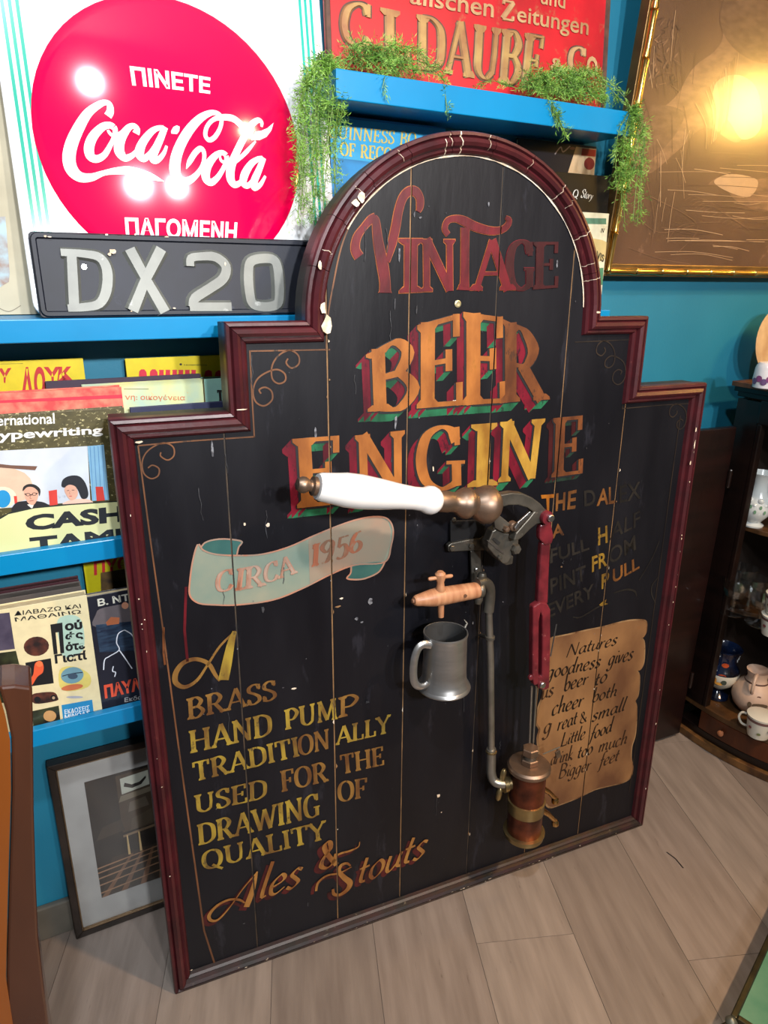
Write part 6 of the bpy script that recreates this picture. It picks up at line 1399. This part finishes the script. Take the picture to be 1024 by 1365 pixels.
# ------------------------------------------------------------------ wooden furniture at the left edge
M_wo = mat('orange_varnish', srgb(140, 78, 24), srgb(108, 56, 18), 4, (1, 1, .2), rough=.3, bump=.05)
M_wb = mat('brown_varnish', srgb(80, 46, 30), srgb(56, 32, 22), 6, (1, 1, .3), rough=.26, coat=.4, bump=.05)
YF = .74
side = [(-2, 916), (20, 914), (43, 917), (44, 960), (45, 1080), (48, 1180), (51, 1250), (58, 1310), (66, 1372), (72, 1410), (10, 1410), (9, 1300), (12, 1180), (16, 1050), (15, 985), (8, 950)]
sp = [at_y(a, b_, YF) for a, b_ in side]
bot = min(q.z for q in sp); fo = thing('wooden_cupboard', 'varnished brown and orange wooden cupboard side at the far left edge', 'cupboard', Vector((sp[5].x-.02, YF, 0)))
O_ = fo.location
poly = [(q.x-O_.x, q.z) for q in sp]
lo_ = [i for i, q in enumerate(side) if q[1] == 1410]
poly = [(a, b_) for a, b_ in poly[:lo_[0]+1]]+[(poly[lo_[0]][0]+.008, .0005), (poly[lo_[1]][0]-.004, .0005)]+poly[lo_[1]:]
MB().prism(poly, 0, .05).build('corner_post', M_wb, fo, bevel=.003)
pts = [(-2, 916), (8, 950), (15, 985), (16, 1050), (12, 1180), (9, 1300), (10, 1410)]
pv = [at_y(a, b_, YF)-O_ for a, b_ in pts]; pv[-1] = Vector((pv[-1].x, 0, .0005)); n = len(pv)
mb = MB(); ext = Vector((-.30, -.05, 0)); th = Vector((-.012, .03, 0))
vs = [q-Vector((.001, .002, 0)) for q in pv]+[q+ext for q in pv]; vs += [v+th for v in vs]
fs = [(i, i+1, n+i+1, n+i) for i in range(n-1)]+[(2*n+i, 3*n+i, 3*n+i+1, 2*n+i+1) for i in range(n-1)]+[(i, 2*n+i, 2*n+i+1, i+1) for i in range(n-1)]+[(n+i, n+i+1, 3*n+i+1, 3*n+i) for i in range(n-1)]+[(0, n, 3*n, 2*n), (n-1, 3*n-1, 4*n-1, 2*n-1)][:1]+[(n-1, 3*n-1, 4*n-1, 2*n-1)]
mb.add(vs, fs); mb.build('side_panel', M_wo, fo)

# ------------------------------------------------------------------ green glass tray table corner at lower right
zt2 = .05
A = at_z(974, 1352, zt2); Bq = at_z(1024, 1243, zt2); D = at_z(930, 1370, zt2)
u_ = (Bq-A); u_.z = 0; u_.normalize(); n_ = Vector((u_.y, -u_.x, 0))
M4 = Matrix(((u_.x, -n_.x, 0, A.x), (u_.y, -n_.y, 0, A.y), (0, 0, 1, 0), (0, 0, 0, 1)))
o = thing('glass_tray', 'green glass tray with a dark metal rim, lower right corner on the floor', 'tray', M4)
M_rim = mat('dark_rim', srgb(70, 66, 48), srgb(44, 42, 34), 30, rough=.35, metal=.7)
for (x0, x1, y0, y1) in ((0, .5, -.010, 0), (0, .5, -.30, -.29), (0, .010, -.29, -.0101), (.49, .5, -.29, -.0101)):
    MB().box(x0, x1, y0, y1, zt2-.016, zt2).build('rim', M_rim, o, bevel=.002)
MB().box(.0105, .4895, -.2895, -.0105, zt2-.010, zt2-.004).build('glass_panel', mat('green_glass_panel', srgb(110, 146, 120), srgb(70, 120, 96), 8, rough=.12, coat=.6), o)
for x, y in ((.02, -.02), (.48, -.02), (.02, -.28), (.48, -.28)): MB().lathe([(.006, 0), (.009, .004), (.006, .02), (.008, zt2-.0165)], (x, y, .0004), n=12).build('foot', M_rim, o, smooth=True)
MB().lathe([(.004, 0), (.008, .003), (.010, .010), (.006, .016), (0, .018)], (-.004, -.004, zt2-.018), (0, 0, 1), 12).build('corner_boss', mat('pewter_boss', srgb(110, 112, 100), rough=.4, metal=.6), o, smooth=True)
dl = M4.inverted() @ Vector((D.x, D.y, 0)); MB().tube([Vector((-.004, -.006, zt2-.012)), Vector((dl.x*.5, dl.y*.5-.004, zt2-.018)), Vector((dl.x, dl.y, zt2-.03))], [.006, .004, .003], 8).build('tray_handle', M_rim, o, smooth=True)
# fallen fern needle on the floor
a_, b_ = at_z(889, 1136, .001), at_z(911, 1157, .001)
tag(MB().tube([Vector((0, 0, .0012)), (b_-a_)*.5+Vector((.004, .002, .0012)), (b_-a_)+Vector((0, 0, .0012))], .0011, 6).build('dark_twig', P(50, 40, 34), M=Matrix.Translation((a_.x, a_.y, 0))), 'short dark twig lying on the floor right of the board', 'twig')
